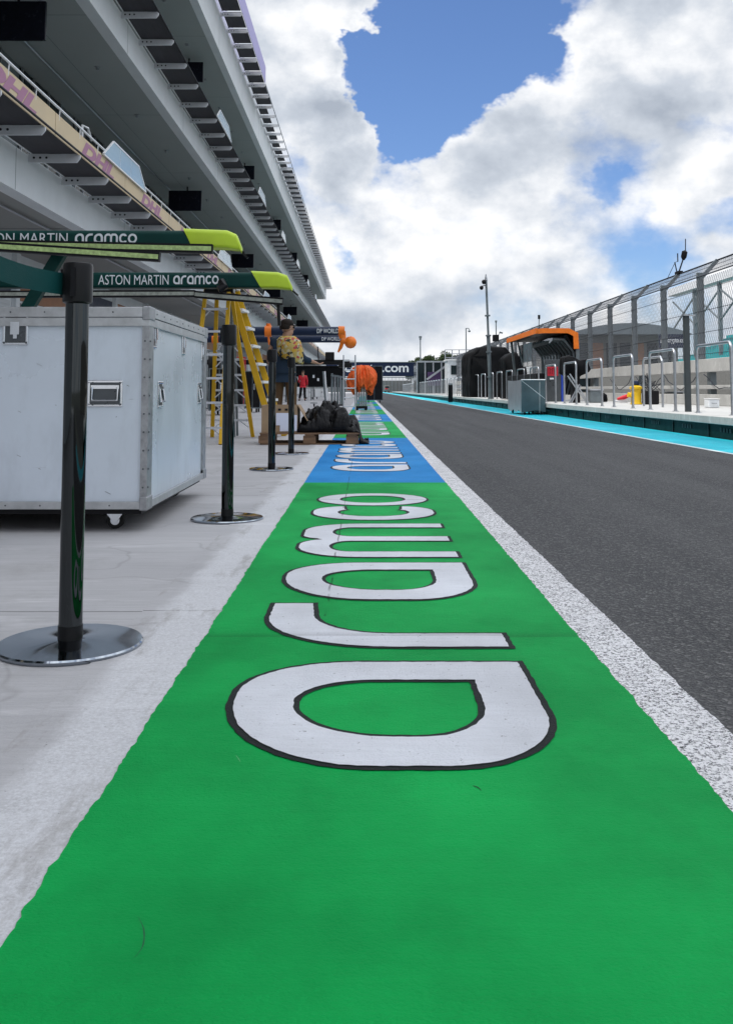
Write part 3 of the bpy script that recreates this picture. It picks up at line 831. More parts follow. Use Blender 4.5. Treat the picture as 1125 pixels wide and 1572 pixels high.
# belt
p = SP[0]; a = Vector((p.x - .036, p.y - .01, .938)); e = PY(-60, 386, 2.0)
bt = thing('retractable_belt', 'dark green belt strung from the nearest stanchion out of the picture', 'belt', a)
mb = MB(a); n = 14
pts = []
for i in range(n + 1):
    t = i / n; q = a.lerp(Vector((e.x, e.y, e.z)), t); q.z -= .012 * math.sin(t * math.pi); pts.append(q)
for q in pts: mb.v += [q + Vector((0, 0, .0285)), q - Vector((0, 0, .0285)), q + Vector((.0015, .003, .0285)), q + Vector((.0015, .003, -.0285))]
for i in range(n):
    b = 4 * i; mb.f += [(b, b + 4, b + 5, b + 1), (b + 2, b + 3, b + 7, b + 6), (b, b + 2, b + 6, b + 4), (b + 1, b + 5, b + 7, b + 3)]
mb.build('webbing', M['belt'], bt)
vs, fs = text2d('ASTON MARTIN', 1, 0, 0); tw, thh = size2d(vs)
q0 = PX(3, 400, PY(3, 400, 2.12).x)
dirb = (a - e).normalized(); end = a + (e - a) * (PY(2.5, 0, a.y).x - a.x) / (e.x - a.x) * 1.0
# the last letter of the printed word is the part that shows
t_at = None
for i in range(1000):
    t = i / 1000; q = a.lerp(e, t)
    d = q - Vector((0, 0, CH)); uu = 562.5 + F * (d.x - d.y * YAW) / (d.y * math.cos(TH) + d.z * math.sin(TH))
    if uu < 4: t_at = t; break
t_at = t_at or .6
q = a.lerp(e, t_at)
sc_ = .023 / thh; mb = MB(a)
for_v = [q - dirb * ((tw - v.x) * sc_) + Vector((0, -.0035, (v.y - thh / 2) * sc_)) for v in vs]
mb.add(for_v, fs); mb.build('belt_lettering', M['lettering'], bt)

# ------------------------------------------------------------------ flight case
wc = G(178, 812); cy = wc.y - .12
c0 = PY(228, 600, cy); X1 = c0.x; z0 = PY(222, 782, cy).z; z1 = PY(230, 472, cy).z
X0 = X1 - 2.15; cy1 = PX(317, 600, X1).y
case = thing('flight_case', 'big white wheeled flight case with aluminium edges behind the nearest stanchion', 'flight case', ((X0 + X1) / 2, (cy + cy1) / 2, 0))
org = tuple(case.location)
lid = z1 - .055
MB(org).bb((X0 + .012, cy + .012, z0 + .02), (X1 - .012, cy1 - .012, z1 - .01)).build('body', M['casepanel'], case)
e = MB(org); w = .034
for (x, y) in ((X0, cy), (X1, cy), (X0, cy1), (X1, cy1)):
    sx = 1 if x == X0 else -1; sy = 1 if y == cy else -1
    e = MB(org); e.bb((x, y, z0 + .03), (x + sx * .032, y + sy * .02, z1 - .03)); e.bb((x + sx * .0002, y + sy * .0205, z0 + .03), (x + sx * .0115, y + sy * .10, z1 - .03))
    e.build('corner_edge', M['aluedge'], case)
e = MB(org)
for (za, zb) in ((z1 - .045, z1), (z1 - .088, z1 - .048), (z0, z0 + .035)):
    o_ = .004 if za != z1 - .088 else .0015
    e.bb((X0 - o_, cy - o_, za), (X1 + o_, cy + .0115, zb)); e.bb((X1 - .0115, cy - o_ + .0005, za), (X1 + o_ + .0005, cy1, zb)); e.bb((X0 - o_, cy1 - .01, za), (X1, cy1 + o_, zb)); e.bb((X0 - o_ - .0005, cy, za), (X0 + .01, cy1, zb))
e.bb((X0, cy, z1 - .003), (X1, cy1, z1 + .003))
e.build('lid_edge', M['alu'], case, bevel=.002)
e = MB(org)
for (x, y) in ((X0, cy), (X1, cy), (X0, cy1), (X1, cy1)):
    for (za, zb) in ((z0 - .006, z0 + .058), (z1 - .06, z1 + .006)):
        sx = 1 if x == X0 else -1; sy = 1 if y == cy else -1
        MB(org).bb((x - sx * .006, y - sy * .006, za), (x + sx * .034, y + sy * .10, zb)).build('corner_cap', M['aluedge'], case, bevel=.006)
e = MB(org); rv = MB(org)
zz = z0 + .1
while zz < z1 - .1:
    rv.tube([(X1 - .018, cy - .004, zz), (X1 - .018, cy + .003, zz)], .0045, 8); rv.tube([(X1 - .003, cy + .02, zz), (X1 + .004, cy + .02, zz)], .0045, 8); zz += .085
xx_ = X0 + .06
while xx_ < X1 - .05: rv.tube([(xx_, cy - .007, z1 - .022), (xx_, cy - .002, z1 - .022)], .004, 6); rv.tube([(xx_, cy - .007, z0 + .018), (xx_, cy - .002, z0 + .018)], .004, 6); xx_ += .16
yy_ = cy + .14
while yy_ < cy1: rv.tube([(X1 + .002, yy_, z1 - .022), (X1 + .007, yy_, z1 - .022)], .004, 6); yy_ += .16
rv.build('rivet', M['recess'], case)
cm = MB(org)
for (u_, v_, w_, h_) in ((60, 720, .012, .0015), (28, 700, .02, .0012), (85, 622, .005, .002), (196, 592, .014, .0016), (165, 757, .03, .0015), (178, 640, .002, .006), (29, 632, .015, .0012), (60, 560, .03, .001)):
    q_ = PY(u_, v_, cy); cm.box((q_.x, cy + .0115, q_.z), (w_, .0012, h_), Matrix.Rotation(rad(25), 3, 'Y'))
cm.build('scuff_mark', M['recess'], case)
bk = MB(org)
for u_, v_ in ((6, 483), (40, 483), (6, 526), (40, 526), (142, 588), (184, 588), (142, 621), (184, 621)):
    q_ = PY(u_, v_, cy); bk.tube([(q_.x, cy + .004, q_.z), (q_.x, cy + .014, q_.z)], .0055, 8)
bk.build('fitting_screw', M['recess'], case)
MB(org).bb((X0 + .03, cy + .03, z0 - .025), (X1 - .03, cy1 - .03, z0 - .0015)).build('plinth', M['black'], case)
def plate(fn, cx, cz, hw, hh, name='latch', kind='latch'):
    """fn(a, b, depth): a across, b up, depth out of the face"""
    m = MB(org)
    def bx(a0, a1, b0, b1, d0, d1): p = fn(a0, b0, d0); q = fn(a1, b1, d1); m.bb(p, q)
    t = .006
    bx(cx - hw, cx + hw, cz - hh, cz - hh + .012, 0, t); bx(cx - hw, cx + hw, cz + hh - .012, cz + hh, 0, t)
    bx(cx - hw, cx - hw + .012, cz - hh + .012, cz + hh - .012, 0, t); bx(cx + hw - .012, cx + hw, cz - hh + .012, cz + hh - .012, 0, t)
    o = m.build(name, M['chrome'], case, bevel=.003)
    r = MB(org); p = fn(cx - hw + .012, cz - hh + .012, .0005); q = fn(cx + hw - .012, cz + hh - .012, .002); r.bb(p, q); r.build('dish', M['recess'], o)
    h = MB(org)
    if kind == 'latch':
        p = fn(cx - hw * .35, cz - hh * .35, .002); q = fn(cx + hw * .35, cz + hh * .45, .016); h.bb(p, q)
        p = fn(cx - hw * .15, cz - hh * .6, .0025); q = fn(cx + hw * .15, cz + hh * .7, .01); h.bb(p, q)
    else:
        a0, a1 = cx - hw * .72, cx + hw * .72; b = cz + hh * .45; b2 = cz - hh * .5
        h.tube([fn(a0, b, .006), fn(a0, b2, .014), fn(a1, b2, .014), fn(a1, b, .006)], .006, 8)
        h.bb(fn(cx - hw * .8, cz + hh * .35, .003), fn(cx + hw * .8, cz + hh * .62, .009))
    h.build('catch' if kind == 'latch' else 'grip', M['chrome'], o, smooth=True)
ff = lambda a, b, d: Vector((a, cy + .012 - d, b))
fr_ = lambda a, b, d: Vector((X1 - .012 + d, a, b))
q = PY(23.5, 505, cy); plate(ff, q.x, q.z, .060, .074)
q = PY(161, 604, cy); plate(ff, q.x, q.z, .082, .062, 'handle', 'handle')
for (u, v, hw, hh, k) in ((241, 514, .036, .066, 'latch'), (284.5, 528, .036, .062, 'latch'), (313.5, 540, .036, .058, 'latch'), (249.5, 606, .055, .066, 'handle'), (308.5, 604, .055, .066, 'handle')):
    q = PX(u, v, X1); plate(fr_, min(q.y, cy1 - .07), q.z, hw, hh, k, k)
for (x, y) in ((X1 - .17, cy + .13), (X1 - .17, cy1 - .13), (X0 + .2, cy + .13), (X0 + .2, cy1 - .13)):
    m = MB(org); m.bb((x - .06, y - .05, z0 - .031), (x + .06, y + .05, z0 - .0255)); 
    for sy_ in (-.024, .019): m.prism([(x - .012, .036), (x + .006, .036), (x + .035, z0 - .031), (x - .045, z0 - .031)], lambda p_, t_: Vector((p_[0], t_, p_[1])), y + sy_, y + sy_ + .004)
    cf = m.build('caster_fork', M['chrome'], case)
    wl = MB(org); wl.tube([(x - .004, y - .014, .041), (x - .004, y + .014, .041)], .040, 20); wl.build('caster_wheel', M['rubber'], cf)
    wl = MB(org); wl.tube([(x - .004, y - .0165, .041), (x - .004, y + .0165, .041)], .022, 16); wl.build('wheel_hub', M['chrome'], cf)

# ------------------------------------------------------------------ overhead booms
def boom(name, label, Y, u_tip, u_lime, vt, vb, arc_u, text_u0, text_u1, ar_u0, ar_u1):
    p = PY(u_tip, (vt + vb) / 2, Y); s = Y / F
    zt_, zb_ = PY(u_tip, vt, Y).z, PY(u_tip, vb, Y).z
    h = zt_ - zb_; xl = PY(u_lime, vt, Y).x; xt = PY(u_tip, vt, Y).x
    t = thing(name, label, 'boom', (xt - 3, Y, 0)); o = (xt - 3, Y, 0)
    XG = XWALL + .1
    def prof(x, ex=0.0):  # rounded section ring at x
        pts = rrect(-.10 - ex, zb_ - ex, .10 + ex, zt_ + ex, (.03, .03), (.03, .03), (.05, .05), (.05, .05))
        return [Vector((x, Y + q[0], q[1])) for q in pts]
    def loft(rings):
        m = MB(o); n = len(rings[0])
        for r_ in rings: m.v += r_
        m.f = [(i * n + k, i * n + (k + 1) % n, (i + 1) * n + (k + 1) % n, (i + 1) * n + k) for i in range(len(rings) - 1) for k in range(n)]
        m.f += [tuple(range(n)), tuple((len(rings) - 1) * n + k for k in range(n))]
        return m
    a = prof(XG); b = [Vector((v.x + (zb_ + h - v.z) / h * s * 18 * .9, v.y, v.z)) for v in prof(xl)]
    loft([a, b]).build('beam', M['amgreen'], t, smooth=True)
    b2 = [Vector((v.x - .0, v.y * 1, v.z)) for v in [Vector((v.x, Y + (v.y - Y) * 1.06, v.z + (.02 if v.z > (zt_ + zb_) / 2 else 0))) for v in b]]
    c = [Vector((xt - s * 22, v.y, v.z)) for v in prof(xt, .003)]
    d = [Vector((xt - s * 8 + (0 if v.z > (zt_ + zb_) / 2 else s * 6), Y + (v.y - Y) * .8, (v.z - zb_) * .92 + zb_ - .02)) for v in prof(xt)]
    e_ = [Vector((xt + s * 0, Y + (v.y - Y) * .5, (v.z - zb_) * .35 + zb_ - .045)) for v in prof(xt)]
    tip = loft([b2, c, d, e_]).build('lime_tip', M['lime'], t, smooth=True)
    MB(o).bar((xt - s * 6, Y, zb_ + .01), (xt + s * 9, Y, zb_ - .09), .02, .02).build('tip_hook', M['blackplastic'], tip)
    # lettering
    vs, fs = text2d('ASTON MARTIN', 1, .0); tw, thh = size2d(vs)
    xa, xb = PY(text_u0, vt, Y).x, PY(text_u1, vt, Y).x
    hh = h * .62; zc = (zt_ + zb_) / 2
    m = MB(o); m.add([Vector((xa + v.x / tw * (xb - xa), Y - .1035, zc - hh / 2 + v.y / thh * hh)) for v in vs], fs); m.build('lettering', M['lettering'], t)
    vs, fs = aramco(1); tw, thh = size2d(vs); xa, xb = PY(ar_u0, vt, Y).x, PY(ar_u1, vt, Y).x; hh = h * .56
    m = MB(o); m.add([Vector((xa + v.x / tw * (xb - xa), Y - .1035, zc - hh / 2 + v.y / thh * hh)) for v in vs], fs); m.build('lettering', M['lettering'], t)
    return t, o
b1, o1 = boom('overhead_boom', 'nearer dark green boom with lime tip, level with the nearest stanchion top', 8.8, 372, 283, 355.5, 382, 0, -37, 110, 121, 215)
def rail(o, t, u0, v0, u1, v1, Y0, Y1, th, m2, name='light_rail'):
    a = PY(u0, v0, Y0); b = PY(u1, v1, Y1)
    r = MB(o); r.bar(a, b, .07, th); ro = r.build(name, M['black'], t)
    r = MB(o); r.bar(a + Vector((0, -.037, 0)), b + Vector((-.01, -.037, 0)), .004, th * .5); r.build('strip_diffuser', M[m2], ro)
rail(o1, b1, -200, 371, 327, 382.5, 8.62, 8.62, .085, 'limestrip')
rail(o1, b1, -200, 366, 246, 395, 8.48, 8.48, .085, 'limestrip')
m = MB(o1); m.bar(PY(104, 372, 8.75), PY(42, 475, 8.75), .10, .11); m.bar(PY(42, 475, 8.75), (PY(20, 500, 8.75).x, 8.75, 0), .10, .11); m.build('brace', M['amgreen'], b1, bevel=.01)
b2_, o2 = boom('overhead_boom', 'farther dark green boom with lime tip, above the yellow stepladder', 12.0, 449, 386, 419, 443, 0, 155, 262, 269, 338)
rail(o2, b2_, -60, 452, 300, 451, 11.85, 11.85, .09, 'greystrip')
rail(o2, b2_, 300, 452, 435, 463, 11.83, 11.7, .09, 'greystrip')
m = MB(o2); m.tube([PY(427, 462, 11.75), PY(429, 500, 11.75)], .022, 8); m.build('hanging_rod', M['blackplastic'], b2_); m = MB(o2); m.tube([PY(340, 432, 11.78), PY(345, 440, 11.72), PY(335, 444, 11.7)], .05, 8)
m.build('cable_clamp', M['blackplastic'], b2_, smooth=True)
m = MB(o2); m.bar((-7.5, 12, 2.0), (-7.5, 12, 0), .12, .12); m.build('boom_post', M['amgreen'], b2_)
m = MB(o1); m.bar((-7.6, 8.8, 2.0), (-7.6, 8.8, 0), .12, .12); m.build('boom_post', M['amgreen'], b1)

def navy_boom(label, Y, v, hpx, u_end, txt_u, group):
    s = Y / F; pe = PY(u_end, v, Y); t = thing('overhead_boom', label, 'boom', (pe.x - 2, Y, 0), group=group); o = (pe.x - 2, Y, 0)
    r = hpx * s / 2
    MB(o).tube([(XWALL + .1, Y, pe.z), (pe.x, Y, pe.z)], r, 16).build('beam', M['navy'], t, smooth=True)
    vs, fs = text2d('DP WORLD', 1, .01); tw, thh = size2d(vs)
    xa, xb = PY(txt_u, v, Y).x, PY(u_end - 1, v, Y).x
    mb = MB(o); mb.add([Vector((xa + q.x / tw * (xb - xa), Y - r - .004, pe.z - r * .5 + q.y / thh * r * 1.0)) for q in vs], fs); mb.build('lettering', M['lettering'], t)
    c = MB(o); uc = 412 if Y < 21 else 331; x = PY(uc, v, Y).x
    c.tube([(x - s * 5, Y, pe.z), (x + s * 5, Y, pe.z)], r * 1.25, 14); c.tube([(x, Y, pe.z - r), (x + s * 2, Y, pe.z - r * 3)], r * .25, 8); c.tube([(x, Y, pe.z + r), (x, Y, pe.z + r * 1.7)], r * .5, 8)
    c.build('clamp', M['orange'], t, smooth=True)
    return t, o, pe, r, s
t, o, pe, r, s = navy_boom('upper navy boom with orange end clamp, level with the man\'s head', 20.0, 508.5, 14, 521, 487, 'navy booms behind the man')
e = MB(o); e.tube([(pe.x - .02, 20, pe.z), (pe.x + s * 8, 20, pe.z)], [r * 1.15, r * 1.1], 14); e.tube([(pe.x + s * 4, 20, pe.z), (pe.x + s * 5, 20, pe.z - r * 1.6)], r * .8, 12)
e.build('end_clamp', M['orange'], t, smooth=True)
m = MB(o); m.bar((-8, 20, pe.z), (-8, 20, 0), .12, .12); m.build('boom_post', M['navy'], t)
t, o, pe, r, s = navy_boom('lower navy boom ending in a round orange knob, behind the man', 22.5, 520.5, 11, 524, 494, 'navy booms behind the man')
e = MB(o); e.tube([(pe.x - .02, 22.5, pe.z - .02), (pe.x + s * 10, 22.5, pe.z - .06)], r * .9, 12)
kx = pe.x + s * 14; kz = pe.z - .08
e.lathe([(.0, -.15), (.08, -.13), (.13, -.07), (.15, 0), (.13, .07), (.08, .13), (.0, .15)], (kx, 22.5, kz), 16)
e.tube([(pe.x + s * 2, 22.5, pe.z - .05), (pe.x - s * 1, 22.5, pe.z - .2), (pe.x - s * 5, 22.5, pe.z - .32)], [.05, .045, .02], 8)
e.build('end_knob', M['orange'], t, smooth=True)
m = MB(o); m.bar((-8, 22.5, pe.z), (-8, 22.5, 0), .12, .12); m.build('boom_post', M['navy'], t)
# a black boom further down the lane
Yb = 42.0; pe = PY(537, 556, Yb)
t = thing('overhead_boom', 'black boom low behind the man\'s outstretched hand', 'boom', (pe.x - 2, Yb, 0)); o = (pe.x - 2, Yb, 0)
m = MB(o); m.bar((-8.5, Yb, pe.z), (pe.x, Yb, pe.z), .22, .22); m.build('beam', M['black'], t, bevel=.03)
m = MB(o); m.bb((pe.x - 1.1, Yb - .2, pe.z + .1), (pe.x - .7, Yb + .2, pe.z + .45)); m.bb((pe.x - .5, Yb - .12, pe.z - .25), (pe.x + .1, Yb + .12, pe.z - .05)); m.tube([(pe.x - 1.4, Yb, pe.z), (pe.x - 1.45, Yb, pe.z + .7)], .03, 6); m.build('winch_box', M['blackplastic'], t, bevel=.03)
m = MB(o); m.bar((-8, Yb, pe.z - .112), (-8, Yb, 0), .12, .12); m.build('boom_post', M['black'], t)

# ------------------------------------------------------------------ ladders
def rung_frame(tl, tr, bl, br, n, thk, name_prefix, root, org, m, f0=.12, f1=.92, step_d=.07, diag=False, wide=.05):
    tl, tr, bl, br = map(Vector, (tl, tr, bl, br))
    for a, b in ((tl, bl), (tr, br)):
        MB(org).bar(a, b, wide, thk, up=(0, 1, 0)).build('rail', M[m], root, bevel=.004)
    for i in range(n):
        t = f0 + (f1 - f0) * i / max(1, n - 1); p = tl.lerp(bl, t); q = tr.lerp(br, t)
        s_ = MB(org).bar(p, q, step_d, .028); 
        if diag:
            d = (q - p); s_.bar(p + d * .30, p + Vector((0, 0, -.10)) + d * .04, .014, .014); s_.bar(p + d * .70, q + Vector((0, 0, -.10)) - d * .04, .014, .014)
        s_.build('step', M['ladderalu'], root)
zc = PY(335, 447, 12.3).z
tx0, tx1 = PY(317, 447, 12.3).x, PY(356, 447, 12.3).x
lad = thing('stepladder', 'yellow stepladder with aluminium steps under the farther green boom', 'stepladder', ((tx0 + tx1) / 2, 12.3, 0))
og = tuple(lad.location)
MB(og).bb((tx0 - .02, 12.22, zc - .03), (tx1 + .03, 12.42, zc + .04)).build('top_cap', M['blackplastic'], lad, bevel=.012)
fl = G(338, 683); 
rung_frame((tx0, 12.26, zc), (tx1 - .03, 12.26, zc), (G(283, 685).x, fl.y, 0), (fl.x + .01, fl.y, 0), 6, .055, 'front', lad, og, 'yellow', f0=.13, f1=.9, diag=True)
bl = G(326, 671); br = G(386, 672)
rung_frame((tx0 + .13, 12.38, zc), (tx1 - .02, 12.38, zc), (bl.x, bl.y, 0), (br.x, bl.y, 0), 6, .05, 'rear', lad, og, 'yellow', f0=.35, f1=.88, step_d=.03, diag=True)
# the second ladder, seen nearly edge on
tp = PY(358, 444, 13.0); q0 = G(413, 668); 
lad2 = thing('stepladder', 'second yellow stepladder with pale rungs, leaning down to the right towards the cardboard box', 'stepladder', ((tp.x + q0.x) / 2, 13.2, 0)); og = tuple(lad2.location)
A0 = Vector((tp.x, 12.75, tp.z)); A1 = Vector((tp.x + .03, 13.1, tp.z)); B0 = PY(421, 672, 12.75); B0.z = 0; B1 = Vector((PY(437, 660, 13.35).x, 13.35, 0))
for a, b in ((A0, B0), (A1, B1)):
    m = MB(og); m.bar(a, b, .085, .03, up=(0, 1, 0)); m.build('rail', M['yellow'], lad2, bevel=.004)
for i in range(7):
    t = .15 + .12 * i; a = A0.lerp(B0, t) + Vector((.03, 0, 0)); b = A1.lerp(B1, t)+ Vector((.03, 0, 0)); MB(og).bar(a, b, .10, .035).build('step', M['white'], lad2)
for dx, dy in ((0, .02), (0, .33)):
    m = MB(og); m.bar((tp.x - .0, 12.75 + dy, tp.z), (G(378, 664).x, 13.1 + dy, 0), .03, .03); m.build('rear_rail', M['post'], lad2)
MB(og).bb((tp.x - .05, 12.7, tp.z - .02), (tp.x + .07, 13.2, tp.z + .03)).build('top_cap', M['ladderalu'], lad2, bevel=.01)
# small aluminium ladder in front of the orange cloth
Yl = G(527, 631).y
p = [G(526.6, 631), G(544.5, 632)]
l3 = thing('straight_ladder', 'narrow upright aluminium ladder left of the orange cloth', 'ladder', (p[0].x, Yl, 0)); og = tuple(l3.location)
za = PY(527, 545, Yl).z; xa, xb = PY(527.3, 600, Yl).x, PY(545.3, 600, Yl).x
for x in (xa, xb): MB(og).tube([(x, Yl, 0), (x, Yl, za)], .022, 8).build('rail', M['ladderalu'], l3, smooth=True)
for v in (554, 568, 582, 596, 610.5, 624):
    z = PY(527, v, Yl).z; MB(og).tube([(xa, Yl, z), (xb, Yl, z)], .018, 8).build('rung', M['ladderalu'], l3, smooth=True)

# ------------------------------------------------------------------ cloth-like masses
def blob(name, m, parent, org, fn, nu=48, nv=30, smooth=True):
    mb = MB(org)
    for j in range(nv + 1):
        for i in range(nu): mb.v.append(Vector(fn(i / nu, j / nv)))
    mb.f = [(j * nu + i, j * nu + (i + 1) % nu, (j + 1) * nu + (i + 1) % nu, (j + 1) * nu + i) for j in range(nv) for i in range(nu)]
    mb.f += [tuple(range(nu)), tuple(nv * nu + i for i in range(nu))]
    return mb.build(name, m, parent, smooth='all' if smooth else False)
def fold(x, y, z, f=6, a=.05, s=0):
    n = mn.noise(Vector((x * f + s, y * f, z * f * .8)))
    return a * (1 - abs(n) * 2.6) + a * .45 * mn.noise(Vector((x * f * 2.7, y * f * 2.7 + s, z * f * 2.7)))
# pallet with a cardboard box and black cloth
pl = G(398, 683.5); pr = G(551, 683.5); Yp = pl.y + .05
pal = thing('wooden_pallet', 'wooden pallet carrying the cardboard box and the black cloth', 'pallet', ((pl.x + pr.x) / 2, Yp + .4, 0)); og = tuple(pal.location)
w = pr.x - pl.x
for i in range(5): MB(og).box((og[0], Yp + .05 + i * .175, .135), (w, .12, .018)).build('deck_board', M['wood'], pal)
for j, x in enumerate((pl.x + .06, og[0], pr.x - .08)):
    MB(og).box((x, Yp + .4, .116), (.11, .8, .018)).build('stringer_board', M['wood'], pal)
    for yy in (Yp + .07, Yp + .4, Yp + .73): MB(og).box((x, yy, .062), (.15, .12, .088)).build('block', M['wood'], pal)
for yy in (Yp + .07, Yp + .4, Yp + .73): MB(og).box((og[0], yy, .009), (w, .1, .016)).build('bottom_board', M['wood'], pal)
xa, xb = PY(402, 650, Yp + .1).x, PY(457, 650, Yp + .1).x; zt_ = PY(430, 622, Yp + .1).z
cb = thing('cardboard_box', 'open cardboard box with white papers on its side, on the left of the pallet', 'box', ((xa + xb) / 2, Yp + .32, .145)); og = tuple(cb.location)
m = MB(og); tk = .012; y0_, y1_ = Yp + .06, Yp + .55
m.bb((xa, y0_, .145), (xb, y0_ + tk, zt_)); m.bb((xa, y1_ - tk, .145), (xb, y1_, zt_)); m.bb((xa, y0_ + tk, .145), (xa + tk, y1_ - tk, zt_)); m.bb((xb - tk, y0_ + tk, .145), (xb, y1_ - tk, zt_)); m.bb((xa + tk, y0_ + tk, .146), (xb - tk, y1_ - tk, .158))
m.build('carton', M['card'], cb)
m = MB(og); m.bar((xb + .002, Yp + .3, zt_), (xb + .12, Yp + .3, zt_ - .19), .46, .008); m.build('flap', M['card'], cb)
m = MB(og); qa = PY(424, 634, y0_); qb = PY(446, 653, y0_); m.bb((qa.x, y0_ - .006, qb.z), (qb.x, y0_ - .003, qa.z)); qa = PY(430, 651, y0_); qb = PY(447, 662, y0_); m.bb((qa.x, y0_ - .011, qb.z), (qb.x, y0_ - .008, qa.z)); qa = PY(449, 637, y0_); qb = PY(456, 662, y0_); m.bb((qa.x, y0_ - .006, qb.z), (qb.x, y0_ - .003, qa.z)); m.build('paper_label', M['paper'], cb)
m = MB(og)
for dx in (.03, .11, .16): m.bb((xa + .17 + dx, y0_ - .008, zt_ - .065), (xa + .205 + dx, y0_ - .001, zt_ - .04))
m.build('hand_hole', M['black'], cb)
xc0, xc1 = PY(459, 650, Yp + .3).x, PY(566, 650, Yp + .3).x
cl = thing('black_cloth', 'heap of crumpled black cloth on the right of the pallet', 'cloth', ((xc0 + xc1) / 2, Yp + .4, .145)); og = tuple(cl.location)
hk = [(459, 668), (463, 652), (472, 650), (480, 641), (490, 631), (498, 623), (507, 621), (518, 625), (530, 636), (545, 650), (554, 657), (566, 662), (560, 678), (555, 682)]
def hz(x):
    u_ = [PY(a, b, Yp + .35) for a, b in hk[:12]]
    for a, b in zip(u_, u_[1:]):
        if a.x <= x <= b.x: return a.z + (b.z - a.z) * (x - a.x) / (b.x - a.x)
    return .16
mb = MB(og); nx, ny = 130, 80
xr = PY(566, 650, Yp + .35).x; xl_ = PY(459, 650, Yp + .35).x
for j in range(ny + 1):
    for i in range(nx + 1):
        x = xl_ + (xr - xl_) * i / nx; v = j / ny; y = Yp + .03 + .85 * v
        prof = max(0, math.sin(min(1, v) ** .8 * math.pi)) ** .62
        z = .155 + (hz(x) - .155) * max(0, prof)
        wx = x + .06 * mn.noise(Vector((x * 4, y * 4, 7))); wy = y + .08 * mn.noise(Vector((x * 4, y * 4, 2)))
        z += (.22 * abs(mn.noise(Vector((wx * 5, wy * 3.5, 0)))) + .11 * abs(mn.noise(Vector((wx * 11, wy * 7, 4)))) + .035 * abs(mn.noise(Vector((wx * 26, wy * 19, 8)))) - .07) * min(1, prof * 1.8)
        x += .03 * mn.noise(Vector((x * 6, y * 6, z * 8))) * min(1, prof * 2)
        y += .05 * mn.noise(Vector((x * 5, v * 3, 4))); 
        z -= .135 * min(1, max(0, (x - pr.x + .02) / .05))
        if j == 0: z = 0
        mb.v.append(Vector((x, y, max(z, .012 if x > pr.x else .150))))
mb.f = [(j * (nx + 1) + i, j * (nx + 1) + i + 1, (j + 1) * (nx + 1) + i + 1, (j + 1) * (nx + 1) + i) for j in range(ny) for i in range(nx)]
ob = mb.build('cloth_heap', M['blackcloth'], cl, smooth='all')
sd = ob.modifiers.new('thick', 'SOLIDIFY'); sd.thickness = .008

# tube trolley with orange cloth over it
Yt = 29.5
tp0 = PY(555, 628, Yt); tr_ = thing('tube_trolley', 'trolley of upright white tubes under the orange cloth', 'trolley', (tp0.x, Yt, 0)); og = tuple(tr_.location)
xa, xb = PY(546.5, 600, Yt).x, PY(563, 600, Yt).x
for i in range(5):
    x = xa + .03 + (xb - xa - .06) * i / 4
    MB(og).tube([(x, Yt + .03 * (i % 2), .13), (x, Yt + .03 * (i % 2), 1.1)], .026, 8).build('tube', M['galv'], tr_, smooth=True)
MB(og).bb((xa - .02, Yt - .15, .06), (xb + .02, Yt + .2, .14)).build('tray', M['black'], tr_)
for x in (xa + .03, xb - .03): MB(og).tube([(x, Yt - .13, .045), (x, Yt - .10, .045)], .045, 12).build('wheel', M['rubber'], tr_)
xa, xb = PY(534, 580, Yt).x, PY(578, 580, Yt).x; zt_ = PY(555, 561, Yt).z; zb_ = PY(555, 606, Yt).z
oc = thing('orange_cloth', 'bright orange cloth bundled over the tube trolley', 'cloth', ((xa + xb) / 2, Yt, 1.0)); og = tuple(oc.location)
def ocf(u_, v_):
    a = u_ * 2 * math.pi; tt = v_
    prof = [(.02, 0), (.42, .01), (.60, .10), (.72, .25), (.92, .42), (.98, .60), (.88, .80), (.84, 1.0), (.80, 1.0)]
    k = tt * (len(prof) - 1); i = min(int(k), len(prof) - 2); f_ = k - i
    R = prof[i][0] + (prof[i + 1][0] - prof[i][0]) * f_; hh = prof[i][1] + (prof[i + 1][1] - prof[i][1]) * f_
    n = mn.noise(Vector((math.cos(a) * 2.2, math.sin(a) * 2.2, v_ * 1.6)))
    pl = (1 - 2.4 * abs(mn.noise(Vector((math.cos(a) * 4.2, math.sin(a) * 4.2, v_ * 1.1))))) * .20 + (1 - 2.4 * abs(mn.noise(Vector((math.cos(a) * 9, math.sin(a) * 9, v_ * 3))))) * .07
    R *= (xb - xa) / 2 * .9 * (.86 + 1.5 * pl * min(1, v_ * 3) + .55 * n)
    hem = .62 + .42 * (.5 + .5 * math.cos(a - 2.6)) - .10 + .16 * mn.noise(Vector((math.cos(a) * 3, math.sin(a) * 3, 9)))
    hem = .82 + .10 * math.cos(a * 2) + .32 * mn.noise(Vector((math.cos(a) * 4, math.sin(a) * 4, 9)))
    cx = (xa + xb) / 2
    return (cx + R * math.cos(a), Yt + R * .7 * math.sin(a), zt_ - (zt_ - zb_) * hh * hem + .03 * n)
od = blob('drape', M['orangecloth'], oc, og, ocf, 140, 46)
